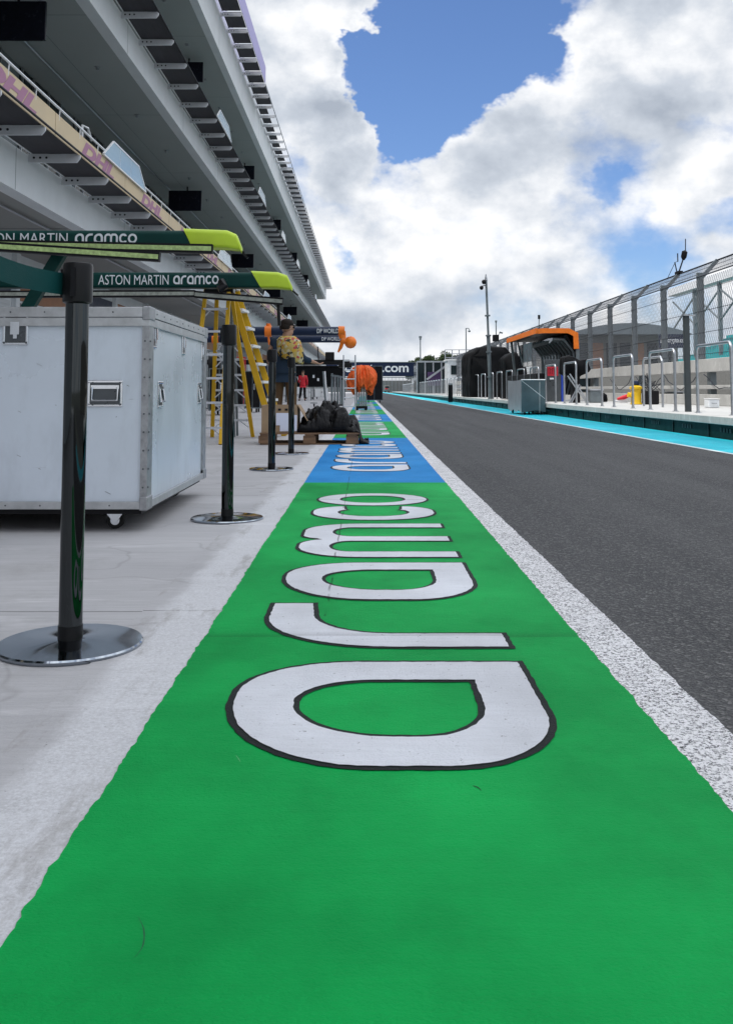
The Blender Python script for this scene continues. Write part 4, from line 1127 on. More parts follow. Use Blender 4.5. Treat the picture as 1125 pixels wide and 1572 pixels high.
# black cabinet behind it
Yk = 47.0
def cabinet(name, label, u0, u1, vt, Y, m, cat, depth=.8, extra=True, group=None):
    xa, xb = PY(u0, vt, Y).x, PY(u1, vt, Y).x; zt_ = PY(u0, vt, Y).z
    t = thing(name, label, cat, ((xa + xb) / 2, Y + depth / 2, 0), group=group); og = tuple(t.location)
    MB(og).bb((xa, Y, .12), (xb, Y + depth, zt_)).build('body', M[m], t, bevel=.02)
    e = MB(og)
    for x in (xa, xb): e.bb((x - .015, Y - .012, .12), (x + .015, Y + .01, zt_ + .01))
    for z in (.13, zt_): e.bb((xa, Y - .014, z - .015), (xb, Y + .008, z + .015))
    e.bb(((xa + xb) / 2 - .008, Y - .010, .14), ((xa + xb) / 2 + .008, Y + .008, zt_ - .02))
    e.build('edge_trim', M['alu' if m != 'black' else 'post'], t)
    for x in (xa + .12, xb - .12):
        for y in (Y + .12, Y + depth - .12): MB(og).tube([(x - .02, y, .06), (x + .02, y, .06)], .06, 10).build('caster', M['rubber'], t)
    if extra: MB(og).bb(((xa + xb) / 2 + .03, Y - .02, zt_ * .55), ((xa + xb) / 2 + .07, Y - .002, zt_ * .7)).build('latch', M['chrome'], t)
    return t
cabinet('equipment_cabinet', 'tall black cabinet on castors right behind the orange cloth', 562, 587, 562, Yk, 'black', 'cabinet')
cabinet('equipment_cabinet', 'black cabinet on castors seen between the steps of the yellow ladder', 322, 352, 566, 24, 'black', 'cabinet')
cabinet('equipment_cabinet', 'dark cabinet on castors seen just right of the ladder rear leg', 376, 400, 570, 27, 'black', 'cabinet')
cabinet('equipment_cabinet', 'wide dark blue cabinet in the background left of the man', 398, 424, 560, 33, 'navy', 'cabinet', depth=1)
cabinet('storage_case', 'white storage case behind the man, left one of two by the red jacket', 467, 482, 596, 66, 'white', 'case', depth=1)
cabinet('storage_case', 'white storage case behind the man, right one of two', 483.5, 503, 596, 66.4, 'white', 'case', depth=1)
t = cabinet('small_crate', 'small brown crate alone on the concrete left of the black cloth', 477, 487, 618, 36, 'wood', 'crate', depth=.25, extra=False)
# dark equipment awning in the background
Ya = 58; xa, xb = PY(428, 560, Ya).x, PY(528, 560, Ya).x
aw = thing('equipment_awning', 'black awning with white shapes behind the man and the orange cloth', 'awning', ((xa + xb) / 2, Ya + 1, 0)); og = tuple(aw.location)
za = PY(480, 563, Ya).z; zb = PY(480, 594, Ya).z
MB(og).bb((xa, Ya, zb), (xb, Ya + .08, za)).build('curtain', M['tarp'], aw)
m = MB(og)
for x in (xa, (xa + xb) / 2, xb): m.bar((x, Ya + .12, 0), (x, Ya + .12, za), .06, .06); m.bar((x, Ya + 2.5, 0), (x, Ya + 2.5, za), .06, .06)
m.build('post', M['post'], aw)
MB(og).bb((xa - .1, Ya - .05, za + .001), (xb + .1, Ya + 2.6, za + .06)).build('roof_sheet', M['black'], aw)
m = MB(og); vs, fs = text2d('W', 1, .03); tw, thh = size2d(vs); q = PY(456, 586, Ya)
m.add([Vector((q.x + v.x / tw * .28, Ya - .006, q.z + v.y / thh * .32)) for v in vs], fs)
for (u, v) in ((480, 577), (487, 582)): q = PY(u, v, Ya); m.bb((q.x, Ya - .008, q.z - .12), (q.x + .12, Ya - .003, q.z + .06))
m.build('lettering', M['lettering'], aw)
# stacked tyre trolleys and lockers in the gloom behind the ladder
for (lb, u, v, Yv_) in (('rack of black tyres on the apron, seen left of the ladder feet', 330, 600, 30), ('rack of black tyres far back between the ladders', 366, 600, 36), ('rack of black tyres beside the white storage cases', 446, 600, 48)):
    q = PY(u, v, Yv_); t = thing('tyre_rack', lb, 'tyre rack', (q.x, Yv_, 0), group='tyre racks on the apron'); og = tuple(t.location)
    for k in range(3): MB(og).tube([(q.x - .18, Yv_, .36 + k * .0 + k * .55), (q.x + .18, Yv_, .36 + k * .55)], .27, 18).build('tyre', M['rubber'], t, smooth=True)
    m = MB(og)
    for x_ in (q.x - .24, q.x + .24): m.bar((x_, Yv_ - .2, .02), (x_, Yv_ - .2, 1.9), .03, .03); m.bar((x_, Yv_ + .2, .02), (x_, Yv_ + .2, 1.9), .03, .03)
    for z_ in (.06, 1.9): m.bar((q.x - .24, Yv_ - .2, z_), (q.x + .24, Yv_ - .2, z_), .03, .03); m.bar((q.x - .24, Yv_ + .2, z_), (q.x + .24, Yv_ + .2, z_), .03, .03)
    m.build('rack_frame', M['red' if u == 366 else 'post'], t)
# upright poles stored on the apron
Yo = 38.0
rk = thing('pole_rack', 'rack of upright grey poles just left of the aluminium ladder', 'rack', (PY(512, 600, Yo).x, Yo, 0)); og = tuple(rk.location)
for i, (u, vtp) in enumerate(((509.5, 573), (514, 578), (518.5, 576), (522.5, 580), (525, 583))):
    x = PY(u, 600, Yo + i * .2).x; MB(og).tube([(x, Yo + i * .2, .02), (x, Yo + i * .2, PY(u, vtp, Yo + i * .2).z)], .04, 8).build('pole', M['galv' if i % 2 else 'post'], rk, smooth=True)
MB(og).bb((PY(507, 600, Yo).x, Yo - .1, .0), (PY(526, 600, Yo).x, Yo + 1.0, .05)).build('rack_base', M['black'], rk)
MB(og).bar(PY(508, 576, Yo - .06), PY(526, 579, Yo - .06), .05, .08).build('crossbar', M['post'], rk)
pp = thing('leaning_poles', 'pair of thin poles leaning behind the top of the black cloth', 'poles', (PY(500, 622, 34).x, 34, 0)); og = tuple(pp.location)
for u0, u1, m_ in ((496, 500, 'post'), (498.5, 502.5, 'white')): MB(og).tube([PY(u0, 570, 34), Vector((PY(u1, 618, 34).x, 34, .0))], .03, 8).build('pole', M[m_], pp, smooth=True)

# ------------------------------------------------------------------ people
def skin_mesh(name, m, parent, joints, edges, org, sub=2, root='pelvis'):
    me = D.meshes.new(name); keys = list(joints); idx = {k: i for i, k in enumerate(keys)}
    me.from_pydata([Vector(joints[k][0]) for k in keys], [(idx[a], idx[b]) for a, b in edges], [])
    o = D.objects.new(name, me); COL.objects.link(o)
    o.modifiers.new('s', 'SKIN'); sd = o.modifiers.new('u', 'SUBSURF'); sd.levels = sub; sd.render_levels = sub
    for k in keys:
        sv = me.skin_vertices[0].data[idx[k]]; r = joints[k][1]; sv.radius = (r, r) if not isinstance(r, tuple) else r
        sv.use_root = (k == root)
    ev = o.evaluated_get(bpy.context.evaluated_depsgraph_get()); nm = D.meshes.new_from_object(ev)
    D.objects.remove(o); D.meshes.remove(me)
    for p in nm.polygons: p.use_smooth = True
    nm.materials.clear(); nm.materials.append(m); nm.name = name
    ob = D.objects.new(name, nm); COL.objects.link(ob); ob.parent = parent
    return ob
def fingers(J, E, pre, wrist, palm_dir, side, down):
    w = Vector(wrist); d = Vector(palm_dir).normalized(); s = Vector(side).normalized(); dn = Vector(down).normalized()
    J[pre + 'palm'] = (tuple(w + d * .055), (.036, .018)); E.append((pre + 'wrist', pre + 'palm'))
    for i, (o_, l) in enumerate(((-.028, .065), (-.010, .075), (.009, .07), (.026, .055))):
        a = w + d * .095 + s * o_; b = a + d * l * .55 + dn * .012; c = b + d * l * .4 + dn * .03
        for k, q, r in (('k', a, .0095), ('m', b, .0085), ('t', c, .007)): J[pre + 'f%d' % i + k] = (tuple(q), r)
        E += [(pre + 'palm', pre + 'f%dk' % i), (pre + 'f%dk' % i, pre + 'f%dm' % i), (pre + 'f%dm' % i, pre + 'f%dt' % i)]
    a = w + d * .04 - s * .035; b = a + d * .035 - s * .02 + dn * .01
    J[pre + 'th1'] = (tuple(a), .011); J[pre + 'th2'] = (tuple(b), .009); E += [(pre + 'palm', pre + 'th1'), (pre + 'th1', pre + 'th2')]
def person(label, loc, P, shirt, trousers, head_dir, bulky=None, sleeves='both'):
    t = thing('person', label, 'person', loc)
    J = {}; E = []
    V3 = lambda k: Vector(P[k])
    J['pelvis'] = (P['pelvis'], (.15, .11)); J['spine'] = (P['spine'], (.135, .10)); J['chest'] = (P['chest'], (.165, .115)); J['collar'] = (P['collar'], (.10, .08))
    J['neck'] = (P['neck'], .066); h = V3('head'); hd = Vector(head_dir).normalized()
    J['jaw'] = (tuple(h + Vector((0, 0, -.06)) + hd * .03), (.074, .082)); J['head'] = (tuple(h), (.086, .098)); J['crown'] = (tuple(h + Vector((0, 0, .075)) - hd * .01), (.066, .075))
    J['chin'] = (tuple(h + Vector((0, 0, -.085)) + hd * .085), .034); J['nose'] = (tuple(h + Vector((0, 0, -.012)) + hd * .125), .014)
    E += [('pelvis', 'spine'), ('spine', 'chest'), ('chest', 'collar'), ('collar', 'neck'), ('neck', 'jaw'), ('jaw', 'head'), ('head', 'crown'), ('jaw', 'chin'), ('head', 'nose')]
    sd = Vector((hd.y, -hd.x, 0))
    for k, sg in (('earl', -1), ('earr', 1)): J[k] = (tuple(h + sd * sg * .085 + Vector((0, 0, -.01))), .015); E.append(('head', k))
    for s in 'lr':
        J[s + 'sh'] = (P[s + 'sh'], .062); J[s + 'el'] = (P[s + 'el'], .043); J[s + 'wrist'] = (P[s + 'wr'], .029)
        E += [('chest', s + 'sh'), (s + 'sh', s + 'el'), (s + 'el', s + 'wrist')]
        dd = V3(s + 'wr') - V3(s + 'el'); dd.normalize(); side = dd.cross(Vector((0, 0, 1))); side = side if side.length > .2 else Vector((0, 1, 0))
        fingers(J, E, s, P[s + 'wr'], dd, side, side.cross(dd) * (1 if s == 'l' else 1))
        J[s + 'hip'] = (P[s + 'hip'], .095); J[s + 'kn'] = (P[s + 'kn'], .062); J[s + 'an'] = (P[s + 'an'], .043); J[s + 'toe'] = (P[s + 'toe'], (.045, .03))
        E += [('pelvis', s + 'hip'), (s + 'hip', s + 'kn'), (s + 'kn', s + 'an'), (s + 'an', s + 'toe')]
    skin_mesh('body', M['skin'], t, J, E, loc)
    # clothing: slightly fuller skins over the same skeleton
    T = {k: (J[k][0], tuple(x + .03 for x in (J[k][1] if isinstance(J[k][1], tuple) else (J[k][1],) * 2))) for k in ('pelvis', 'spine', 'chest', 'collar')}
    T['hem'] = (tuple(V3('pelvis') - Vector((0, 0, .02))), (.18, .14)); T['collar'] = (J['collar'][0], (.095, .08)); TE = [('hem', 'pelvis'), ('pelvis', 'spine'), ('spine', 'chest'), ('chest', 'collar')]
    for s in 'lr':
        el = V3(s + 'el'); sh = V3(s + 'sh')
        T[s + 'sh'] = (P[s + 'sh'], .082); TE.append(('chest', s + 'sh'))
        if sleeves == 'both' or s == sleeves:
            wr = V3(s + 'wr'); T[s + 'el'] = (P[s + 'el'], .06); T[s + 'cf'] = (tuple(el.lerp(wr, .85)), .045); TE += [(s + 'sh', s + 'el'), (s + 'el', s + 'cf')]
        else:
            T[s + 'cf'] = (tuple(sh.lerp(el, .35)), .068); TE.append((s + 'sh', s + 'cf'))
    skin_mesh('shirt', M[shirt], t, T, TE, loc)
    T = {'pelvis': (P['pelvis'], (.17, .13))}; TE = []
    wst = V3('pelvis').lerp(V3('spine'), .45); T['waist'] = (tuple(wst), (.148, .115)); TE.append(('pelvis', 'waist'))
    for s in 'lr':
        T[s + 'hip'] = (P[s + 'hip'], .112); T[s + 'kn'] = (P[s + 'kn'], .082); T[s + 'cf'] = (tuple(V3(s + 'kn').lerp(V3(s + 'an'), .92)), .072)
        TE += [('pelvis', s + 'hip'), (s + 'hip', s + 'kn'), (s + 'kn', s + 'cf')]
    skin_mesh('trousers', M[trousers], t, T, TE, loc)
    T = {}; TE = []
    for s in 'lr':
        an = V3(s + 'an'); toe = V3(s + 'toe'); T = {'a': (tuple(an + Vector((0, 0, .02))), .052), 'b': (tuple(an.lerp(toe, .2) - Vector((0, 0, .02))), .05), 'c': (tuple(toe), (.052, .036))}
        skin_mesh('shoe', M['rubber'], t, T, [('a', 'b'), ('b', 'c')], loc, root='a')
    # hair: cap of the skull, open at the face
    mb = MB(); nu, nv = 24, 10
    for j in range(nv + 1):
        ph = rad(2 + 108 * j / nv)
        for i in range(nu):
            a = 2 * math.pi * i / nu; dvec = Vector((math.cos(a) * math.sin(ph), math.sin(a) * math.sin(ph), math.cos(ph)))
            fr = dvec.x * hd.x + dvec.y * hd.y
            R = .108 if fr < .2 else .100
            z = max(dvec.z, .30 if fr > .25 else -1)
            mb.v.append(h + Vector((dvec.x * R * .98, dvec.y * R * .98, z * .118 + .022)) - hd * (.012 if fr < .2 else 0.0) + Vector((0, 0, .004 * mn.noise(dvec * 9))))
    mb.f = [(j * nu + i, j * nu + (i + 1) % nu, (j + 1) * nu + (i + 1) % nu, (j + 1) * nu + i) for j in range(nv) for i in range(nu)]
    mb.build('hair', M['hair'], t, smooth='all')
    g = MB(); c = h + Vector((0, 0, .015)) + hd * .105
    g.box(c, (.01, .01, .01)); 
    for sg in (-1, 1):
        g.tube([c + sd * sg * .008, c + sd * sg * .05 - hd * .012], .018, 8); g.tube([c + sd * sg * .06 - hd * .02, h + sd * sg * .088 + Vector((0, 0, .01))], .005, 6)
    g.build('sunglasses', M['black'], t)
    return t
MX = PY(437, 600, 14.4).x
P = dict(pelvis=(0, 0, .93), spine=(.0, .0, 1.12), chest=(.0, .0, 1.30), collar=(.0, .0, 1.43), neck=(.012, 0, 1.49), head=(.03, .01, 1.605),
         lsh=(-.18, .05, 1.40), lel=(-.26, .05, 1.14), lwr=(-.21, .22, .95), rsh=(.16, -.05, 1.38), rel=(.27, -.02, 1.14), rwr=(.44, .06, 1.085),
         lhip=(-.10, .02, .88), lkn=(-.11, .04, .49), lan=(-.12, .0, .09), ltoe=(-.05, .13, .035), rhip=(.10, -.02, .88), rkn=(.11, .02, .49), ran=(.12, -.04, .09), rtoe=(.20, .09, .035))
man = person('man in dark cap and sunglasses with a yellow patterned shirt, reaching right behind the pallet', (MX, 14.4, 0), P, 'navyshirt', 'brown', (.93, .36, 0), sleeves='r')
mp = (MX, 14.4, 0)
def psh(u_, v_):  # patterned top over the back and right shoulder
    a = u_ * 2 * math.pi; tt = v_
    prof = [(.05, 0), (.75, .03), (1.15, .2), (1.28, .45), (1.28, .7), (1.2, .92), (1.1, 1.0), (.3, 1.0)]
    k = tt * (len(prof) - 1); i = min(int(k), len(prof) - 2); f_ = k - i
    R = prof[i][0] + (prof[i + 1][0] - prof[i][0]) * f_; hh = prof[i][1] + (prof[i + 1][1] - prof[i][1]) * f_
    x = math.cos(a) * R * .165; y = math.sin(a) * R * .165
    z = 1.49 - hh * .36 - .10 * hh * (x + .1) * 3
    n = .012 * mn.noise(Vector((x * 14, y * 14, z * 14)))
    return (x + .045 + hh * .06 + n, y - .01 + n, z + n)
blob('patterned_shirt', M['plaid'], man, (0, 0, 0), psh, 40, 22)
m = MB(); h = Vector(P['head'])
m.lathe([(.102, .045), (.106, .06), (.100, .10), (.075, .135), (.03, .15), (.0, .152)], (h.x, h.y, h.z), 24); 
m.prism([(.07, -.07), (.155, -.045), (.175, 0), (.155, .045), (.07, .07)], lambda p, t_: h + Vector((.93 * p[0] - .36 * p[1], .36 * p[0] + .93 * p[1], t_ - p[0] * .12)), .055, .062)
m.build('cap', M['hair'], man, smooth=True)
m = MB(); m.bar((-.20, .06, 1.47), (-.02, -.17, 1.12), .05, .015); m.build('strap', M['black'], man)
PR = dict(pelvis=(0, 0, .94), spine=(0, 0, 1.13), chest=(0, 0, 1.31), collar=(0, 0, 1.45), neck=(0, 0, 1.52), head=(0, .01, 1.65),
          lsh=(-.19, 0, 1.41), lel=(-.24, .03, 1.14), lwr=(-.18, .2, 1.02), rsh=(.19, 0, 1.41), rel=(.25, .0, 1.13), rwr=(.24, .1, .88),
          lhip=(-.09, 0, .9), lkn=(-.13, .02, .5), lan=(-.2, 0, .09), ltoe=(-.22, .12, .035), rhip=(.09, 0, .9), rkn=(.1, .02, .5), ran=(.12, 0, .09), rtoe=(.14, .13, .035))
Yr = 60.0
person('distant person in a red jacket and black trousers before the black awning', (PY(465, 600, 54).x, 54, 0), PR, 'red', 'black', (-.3, -.95, 0))

# ------------------------------------------------------------------ gantry bridge over the lane
Yg = 185.0
gz0, gz1 = PY(560, 577.5, Yg).z, PY(560, 556.5, Yg).z; gx0, gx1 = -9.5, PY(637, 560, Yg).x
gb = thing('lane_bridge', 'dark blue banner bridge spanning the far end of the pit lane', 'bridge', ((gx0 + gx1) / 2, Yg, 0)); og = tuple(gb.location)
MB(og).bb((gx0, Yg, gz0), (gx1, Yg + 1.6, gz1)).build('banner', M['navy'], gb)
for x in (gx0 + .4, gx1 - .4): MB(og).bb((x - .25, Yg + .3, 0), (x + .25, Yg + 1.2, gz0 - .001)).build('leg', M['white' if x > 0 else 'post'], gb)
m = MB(og)
m.bb((gx0, Yg - .05, gz1 + .001), (gx1, Yg + 1.7, gz1 + .12)); m.bb((gx0, Yg - .05, gz0 - .25), (gx1, Yg + 1.5, gz0 - .13)); m.build('edge_beam', M['frame'], gb)
vs, fs = text2d('crypto.com', 1, .02); tw, thh = size2d(vs)
xa, xb = PY(529, 560, Yg).x, PY(627, 560, Yg).x; zb = PY(560, 575.5, Yg).z; ht = PY(560, 559.5, Yg).z - zb
m = MB(og); m.add([Vector((xa + v.x / tw * (xb - xa), Yg - .01, zb + v.y / thh * ht)) for v in vs], fs); m.build('lettering', M['lettering'], gb)
# hexagonal animal-head emblem
q = PY(519, 566.5, Yg); R = .75
hexo = [(R * math.sin(rad(60 * i)), R * math.cos(rad(60 * i))) for i in range(6)]
inn = [(-.34, .30), (-.12, .42), (.12, .42), (.34, .30), (.22, .02), (.34, -.10), (.16, -.42), (-.16, -.42), (-.34, -.10), (-.22, .02)]
vs, fs = fill2d([hexo, [(p_[0] * .92, p_[1] * .92) for p_ in hexo]]); m = MB(og); m.add([Vector((q.x + v.x, Yg - .01, q.z + v.y)) for v in vs], fs)
vs, fs = fill2d([inn, [(-.05, -.05), (.05, -.05), (.1, .2), (-.1, .2)]]); m.add([Vector((q.x + v.x, Yg - .012, q.z + v.y)) for v in vs], fs); m.build('emblem', M['lettering'], gb)

# ------------------------------------------------------------------ hoop rails on the walkway
HX = 5.13
def hoop_proto():
    t = thing('hoop_rail', '', 'railing')
    r = .10; H = 1.03; L = 1.36; pts = [(0, 0, 0), (0, 0, H - r)]
    for i in range(1, 7): a = rad(180 - 15 * i); pts.append((0, r + r * math.cos(a), H - r + r * math.sin(a)))
    for i in range(0, 7): a = rad(90 - 15 * i); pts.append((0, L - r + r * math.cos(a), H - r + r * math.sin(a)))
    pts.append((0, L, 0))
    MB().tube(pts, .024, 12).build('tube', M['galv'], t, smooth=True)
    for y in (0, L): MB().lathe([(.055, .0), (.055, .008), (.03, .010), (.03, .03)], (0, y, 0), 12).build('flange', M['galv'], t)
    return t
hp = hoop_proto(); hy = [13.05, 15.45, 17.9]
yy = 22.7 - 2.47
while yy < 128: hy.append(yy); yy += 2.45
ordn = ['first', 'second', 'third', 'fourth', 'fifth', 'sixth', 'seventh', 'eighth']
grp = 'hoop rails along the raised walkway'
for i, y in enumerate(hy):
    o = hp if i == 0 else copy_tree(hp)
    o.location = (HX, y, PZ)
    lb = ('%s galvanised hoop rail from the right edge of the picture, on the walkway' % ordn[i]) if i < 8 else 'galvanised hoop rail in the distant row on the walkway, beyond the grey covered cart'
    tag(o, lb, 'railing', grp)
tag(MB((6.05, 19.0, PZ)).tube([(6.05, 19.0, PZ), (6.05, 19.0, PZ + .95), (6.05, 19.08, PZ + 1.03), (6.05, 20.2, PZ + 1.03), (6.05, 20.28, PZ + .95), (6.05, 20.28, PZ)], .024, 10).build('hoop_rail', M['galv'], smooth=True), 'galvanised hoop rail standing farther back on the walkway, behind the third one', 'railing', grp)
# taller dark post beside the nearest hoop
q = G(1073, 633, PZ); Yq = q.y
tp = thing('tall_post', 'tall dark channel post standing on the walkway beside the nearest hoop rail', 'post', (q.x - .05, Yq + .35, PZ)); og = tuple(tp.location)
zt_ = PY(1070, 485, Yq + .35).z
m = MB(og); m.bb((og[0] - .04, Yq + .33, PZ), (og[0] + .04, Yq + .34, zt_)); m.bb((og[0] - .045, Yq + .34, PZ), (og[0] - .03, Yq + .40, zt_)); m.bb((og[0] + .03, Yq + .34, PZ), (og[0] + .045, Yq + .40, zt_)); m.build('channel', mat('darkpost', (.06, .07, .075), .5), tp)
MB(og).bb((og[0] - .06, Yq + .30, zt_ + .001), (og[0] + .13, Yq + .42, zt_ + .02)).build('cap_plate', M['galv'], tp)
# ------------------------------------------------------------------ wall and debris fence
WX = 7.80
wl = thing('pit_wall', 'pale concrete pit wall in open tiers under the debris fence', 'wall', (WX, 60, PZ - .3)); og = tuple(wl.location)
m = MB(og); y = 8
for (z0_, z1_, x0_, nm) in ((1.06, 1.36, WX, 'top_beam'), (.67, .76, WX + .05, 'middle_beam'), (PZ + .001, .55, WX, 'footing')):
    m = MB(og); y = 8.0
    while y < 158: m.bb((x0_, y, z0_), (x0_ + .3, y + 5.38, z1_)); y += 5.4
    m.build(nm, M['slab'], wl, bevel=.01)
m = MB(og); y = 8.0
while y < 158: m.bb((WX + .12, y + 2.6, .551), (WX + .26, y + 2.8, 1.059)); y += 5.4
m.build('wall_post', M['post'], wl)
FX = WX + .12; FZ0 = 1.36; FZ1 = 3.42; TX = .42; TZ = .30; BAY = 2.71; FY0 = 21.9 - BAY
fp = thing('fence_bay', '', 'fence bay')
pm = MB(); pm.bb((-.07, -.012, -.02), (.07, .012, FZ1 - FZ0)); pm.bb((-.07, -.05, -.02), (-.058, -.0125, FZ1 - FZ0)); pm.bb((.058, -.05, -.02), (.07, -.0125, FZ1 - FZ0)); pm.bb((-.07, .0125, -.02), (-.058, .05, FZ1 - FZ0)); pm.bb((.058, .0125, -.02), (.07, .05, FZ1 - FZ0))
pm.build('post', M['post'], fp)
MB().bar((0, 0, FZ1 - FZ0 - .16), (TX, 0, FZ1 - FZ0 + TZ), .05, .09).build('outrigger', M['post'], fp)
b_ = MB()
for z in (.1, .6, 1.1, 1.6, FZ1 - FZ0 - .07): b_.tube([(-.09, .0, z), (-.071, .0, z)], .016, 6)
b_.build('bolt', M['galv'], fp)
c_ = MB()
for z in (.12, .62, 1.12, 1.62): c_.tube([(-.085, 0, z), (-.085, BAY, z)], .007, 5)
c_.tube([(-.08, 0, FZ1 - FZ0 - .12), (-.08, BAY, FZ1 - FZ0 - .12)], .014, 6); c_.tube([(TX, 0, FZ1 - FZ0 + TZ), (TX, BAY, FZ1 - FZ0 + TZ)], .02, 6)
for t_ in (.33, .66): c_.tube([(TX * t_, 0, FZ1 - FZ0 - .12 + (TZ + .12) * t_), (TX * t_, BAY, FZ1 - FZ0 - .12 + (TZ + .12) * t_)], .007, 4)
c_.build('cable', M['cable'], fp)
w_ = MB(); nxw = 46; hz_ = .085
def zig(p0f, H, rr=.0032):
    nz = int(H / hz_)
    for i in range(nxw):
        for k in range(nz):
            sg = 1 if (k + i) % 2 else -1; x = BAY * (i + .5) / nxw; d = BAY / nxw / 2 * .98
            p = p0f(x + sg * d, k * hz_); q = p0f(x - sg * d, (k + 1) * hz_)
            dv = (q - p).normalized(); n1 = Vector((1, 0, 0)) * rr; n2 = dv.cross(Vector((1, 0, 0))).normalized() * rr
            w_.add([p + n1, p + n2, p - n1, p - n2, q + n1, q + n2, q - n1, q - n2], [(0, 1, 5, 4), (1, 2, 6, 5), (2, 3, 7, 6), (3, 0, 4, 7)])
zig(lambda y, z: Vector((-.078, y, z + .02)), FZ1 - FZ0 - .12)
Lt = math.hypot(TX + .08, TZ + .12)
zig(lambda y, z: Vector((-.078 + (TX + .078) * z / Lt, y, FZ1 - FZ0 - .12 + (TZ + .12) * z / Lt)), Lt)
w_.build('wire_mesh', M['wire'], fp)
fg = 'bays of the debris fence on the pit wall'; fl = ['nearest', 'second', 'third', 'fourth', 'fifth', 'sixth']
ordf = ['', 'first', 'second', 'third', 'fourth', 'fifth', 'sixth', 'seventh', 'eighth']
for i in range(46):
    o = fp if i == 0 else copy_tree(fp); o.location = (FX, FY0 + i * BAY, FZ0)
    if i == 0: lb = 'wire mesh debris fence bay on the pit wall, cut by the right edge'
    elif i < 9: lb = 'wire mesh debris fence bay on the pit wall, %s whole post from the right edge' % ordf[i]
    else: lb = 'wire mesh debris fence bay in the distant stretch behind the orange roofed stand'
    tag(o, lb, 'fence bay', fg)
# antenna on top of the fence
q = PY(992, 437, 25.0)
an = thing('fence_antenna', 'black radio antenna clamped on top of the debris fence', 'antenna', (FX + TX, FY0 + 2 * BAY, FZ1 + TZ)); og = tuple(an.location)
ox, oy, oz = og
MB(og).box((ox, oy, oz + .04), (.12, .3, .07)).build('clamp', M['black'], an)
MB(og).tube([(ox, oy, oz + .05), (ox + .14, oy, oz + .45), (ox + .16, oy, oz + .62)], [.02, .018, .015], 8).build('mast', M['black'], an)
MB(og).tube([(ox + .13, oy, oz + .38), (ox + .14, oy, oz + .46), (ox + .17, oy, oz + .60), (ox + .19, oy, oz + .64)], [.03, .075, .075, .02], 10).build('receiver', M['black'], an, smooth=True)
MB(og).tube([(ox + .19, oy, oz + .6), (ox + .20, oy, oz + .95)], .012, 6).build('aerial', M['black'], an)
m = MB(og); m.tube([(ox - .05, oy, oz + .05), (ox - .10, oy, oz + .32), (ox - .02, oy, oz + .34), (ox - .02, oy, oz + .56)], .015, 6); m.tube([(ox - .1, oy, oz + .3), (ox - .3, oy, oz - .1)], .008, 5); m.build('side_arm', M['black'], an)

# ------------------------------------------------------------------ pit stand with orange roof
SY0, SY1 = 26.6, 33.6; SX0, SX1 = 5.22, 6.35
stn = thing('pit_wall_stand', 'open black pit wall stand with an orange edged roof', 'stand', (5.8, 30, PZ)); og = tuple(stn.location)
ra = PY(827, 504, SY0 + 1.6); rb = PY(871, 504, SY0 + 1.6)
zR = ra.z; Yn = SY0 + 1.6
sec = [(SX0, zR - .02), (ra.x + .12, zR + .0), (rb.x + .02, zR + .0), (rb.x + .30, zR - .14), (rb.x + .32, zR - .62)]
def roofpath(off, thk, y0, y1, name, m_):
    m = MB(og); P2 = [Vector((p_[0], p_[1] - off)) for p_ in sec]; inner = []
    for i, p_ in enumerate(P2):
        d1 = (P2[i] - P2[i - 1]).normalized() if i else (P2[1] - P2[0]).normalized()
        d2 = (P2[i + 1] - P2[i]).normalized() if i < len(P2) - 1 else d1
        n1 = Vector((d1.y, -d1.x)); n2 = Vector((d2.y, -d2.x)); mm_ = (n1 + n2).normalized()
        inner.append(p_ + mm_ * thk / max(.5, mm_.dot(n1)))
    for i in range(len(P2) - 1):
        q_ = [P2[i], P2[i + 1], inner[i + 1], inner[i]]
        m.v += [Vector((p_.x, y0, p_.y)) for p_ in q_] + [Vector((p_.x, y1, p_.y)) for p_ in q_]
        k_ = i * 8; m.f += [(k_, k_ + 1, k_ + 2, k_ + 3), (k_ + 7, k_ + 6, k_ + 5, k_ + 4), (k_, k_ + 4, k_ + 5, k_ + 1), (k_ + 2, k_ + 6, k_ + 7, k_ + 3)]
        if i == 0: m.f.append((k_, k_ + 3, k_ + 7, k_ + 4))
        if i == len(P2) - 2: m.f.append((k_ + 1, k_ + 5, k_ + 6, k_ + 2))
    return m.build(name, m_, stn)
roofpath(0, .15, Yn - .06, Yn, 'roof_edge', M['orange'])
roofpath(.01, .12, Yn + .002, SY1 + .4, 'roof', M['black'])
MB(og).bb((SX0 - .05, Yn - .06, zR - .16), (SX0 - .002, SY1 + .4, zR - .0)).build('roof_edge', M['orange'], stn)
m = MB(og)
for i in range(11):   # curved ribbed back shell
    y = Yn + .35 + i * .5
    m.tube([(SX1 - .05, y, PZ + .2), (SX1 + .12, y, PZ + .9), (SX1 + .05, y, PZ + 1.5), (SX1 - .25, y, zR - .32), (SX0 + .5, y, zR - .30)], .05, 6)
m.build('shell_rib', M['post'], stn)
m = MB(og); m.prism([(SX1 - .05, PZ + .2), (SX1 + .12, PZ + .9), (SX1 + .05, PZ + 1.5), (SX1 - .25, zR - .2), (SX1 - .19, zR - .18), (SX1 + .11, PZ + 1.5), (SX1 + .18, PZ + .9), (SX1 + .01, PZ + .2)], lambda p_, t_: Vector((p_[0], t_, p_[1])), Yn + .2, Yn + 2.6)
m.build('back_shell', M['black'], stn)
m = MB(og)
for y in (Yn + .1, Yn + 2.8, SY1 + .2):
    MB(og).bar((SX1 + .1, y, PZ), (SX1 + .1, y, zR - .3), .1, .1).build('support_post', M['post'], stn)
m.bar((SX0 + .3, SY1 + .2, PZ), (SX0 + .1, SY1 + .2, zR - .13), .08, .08)
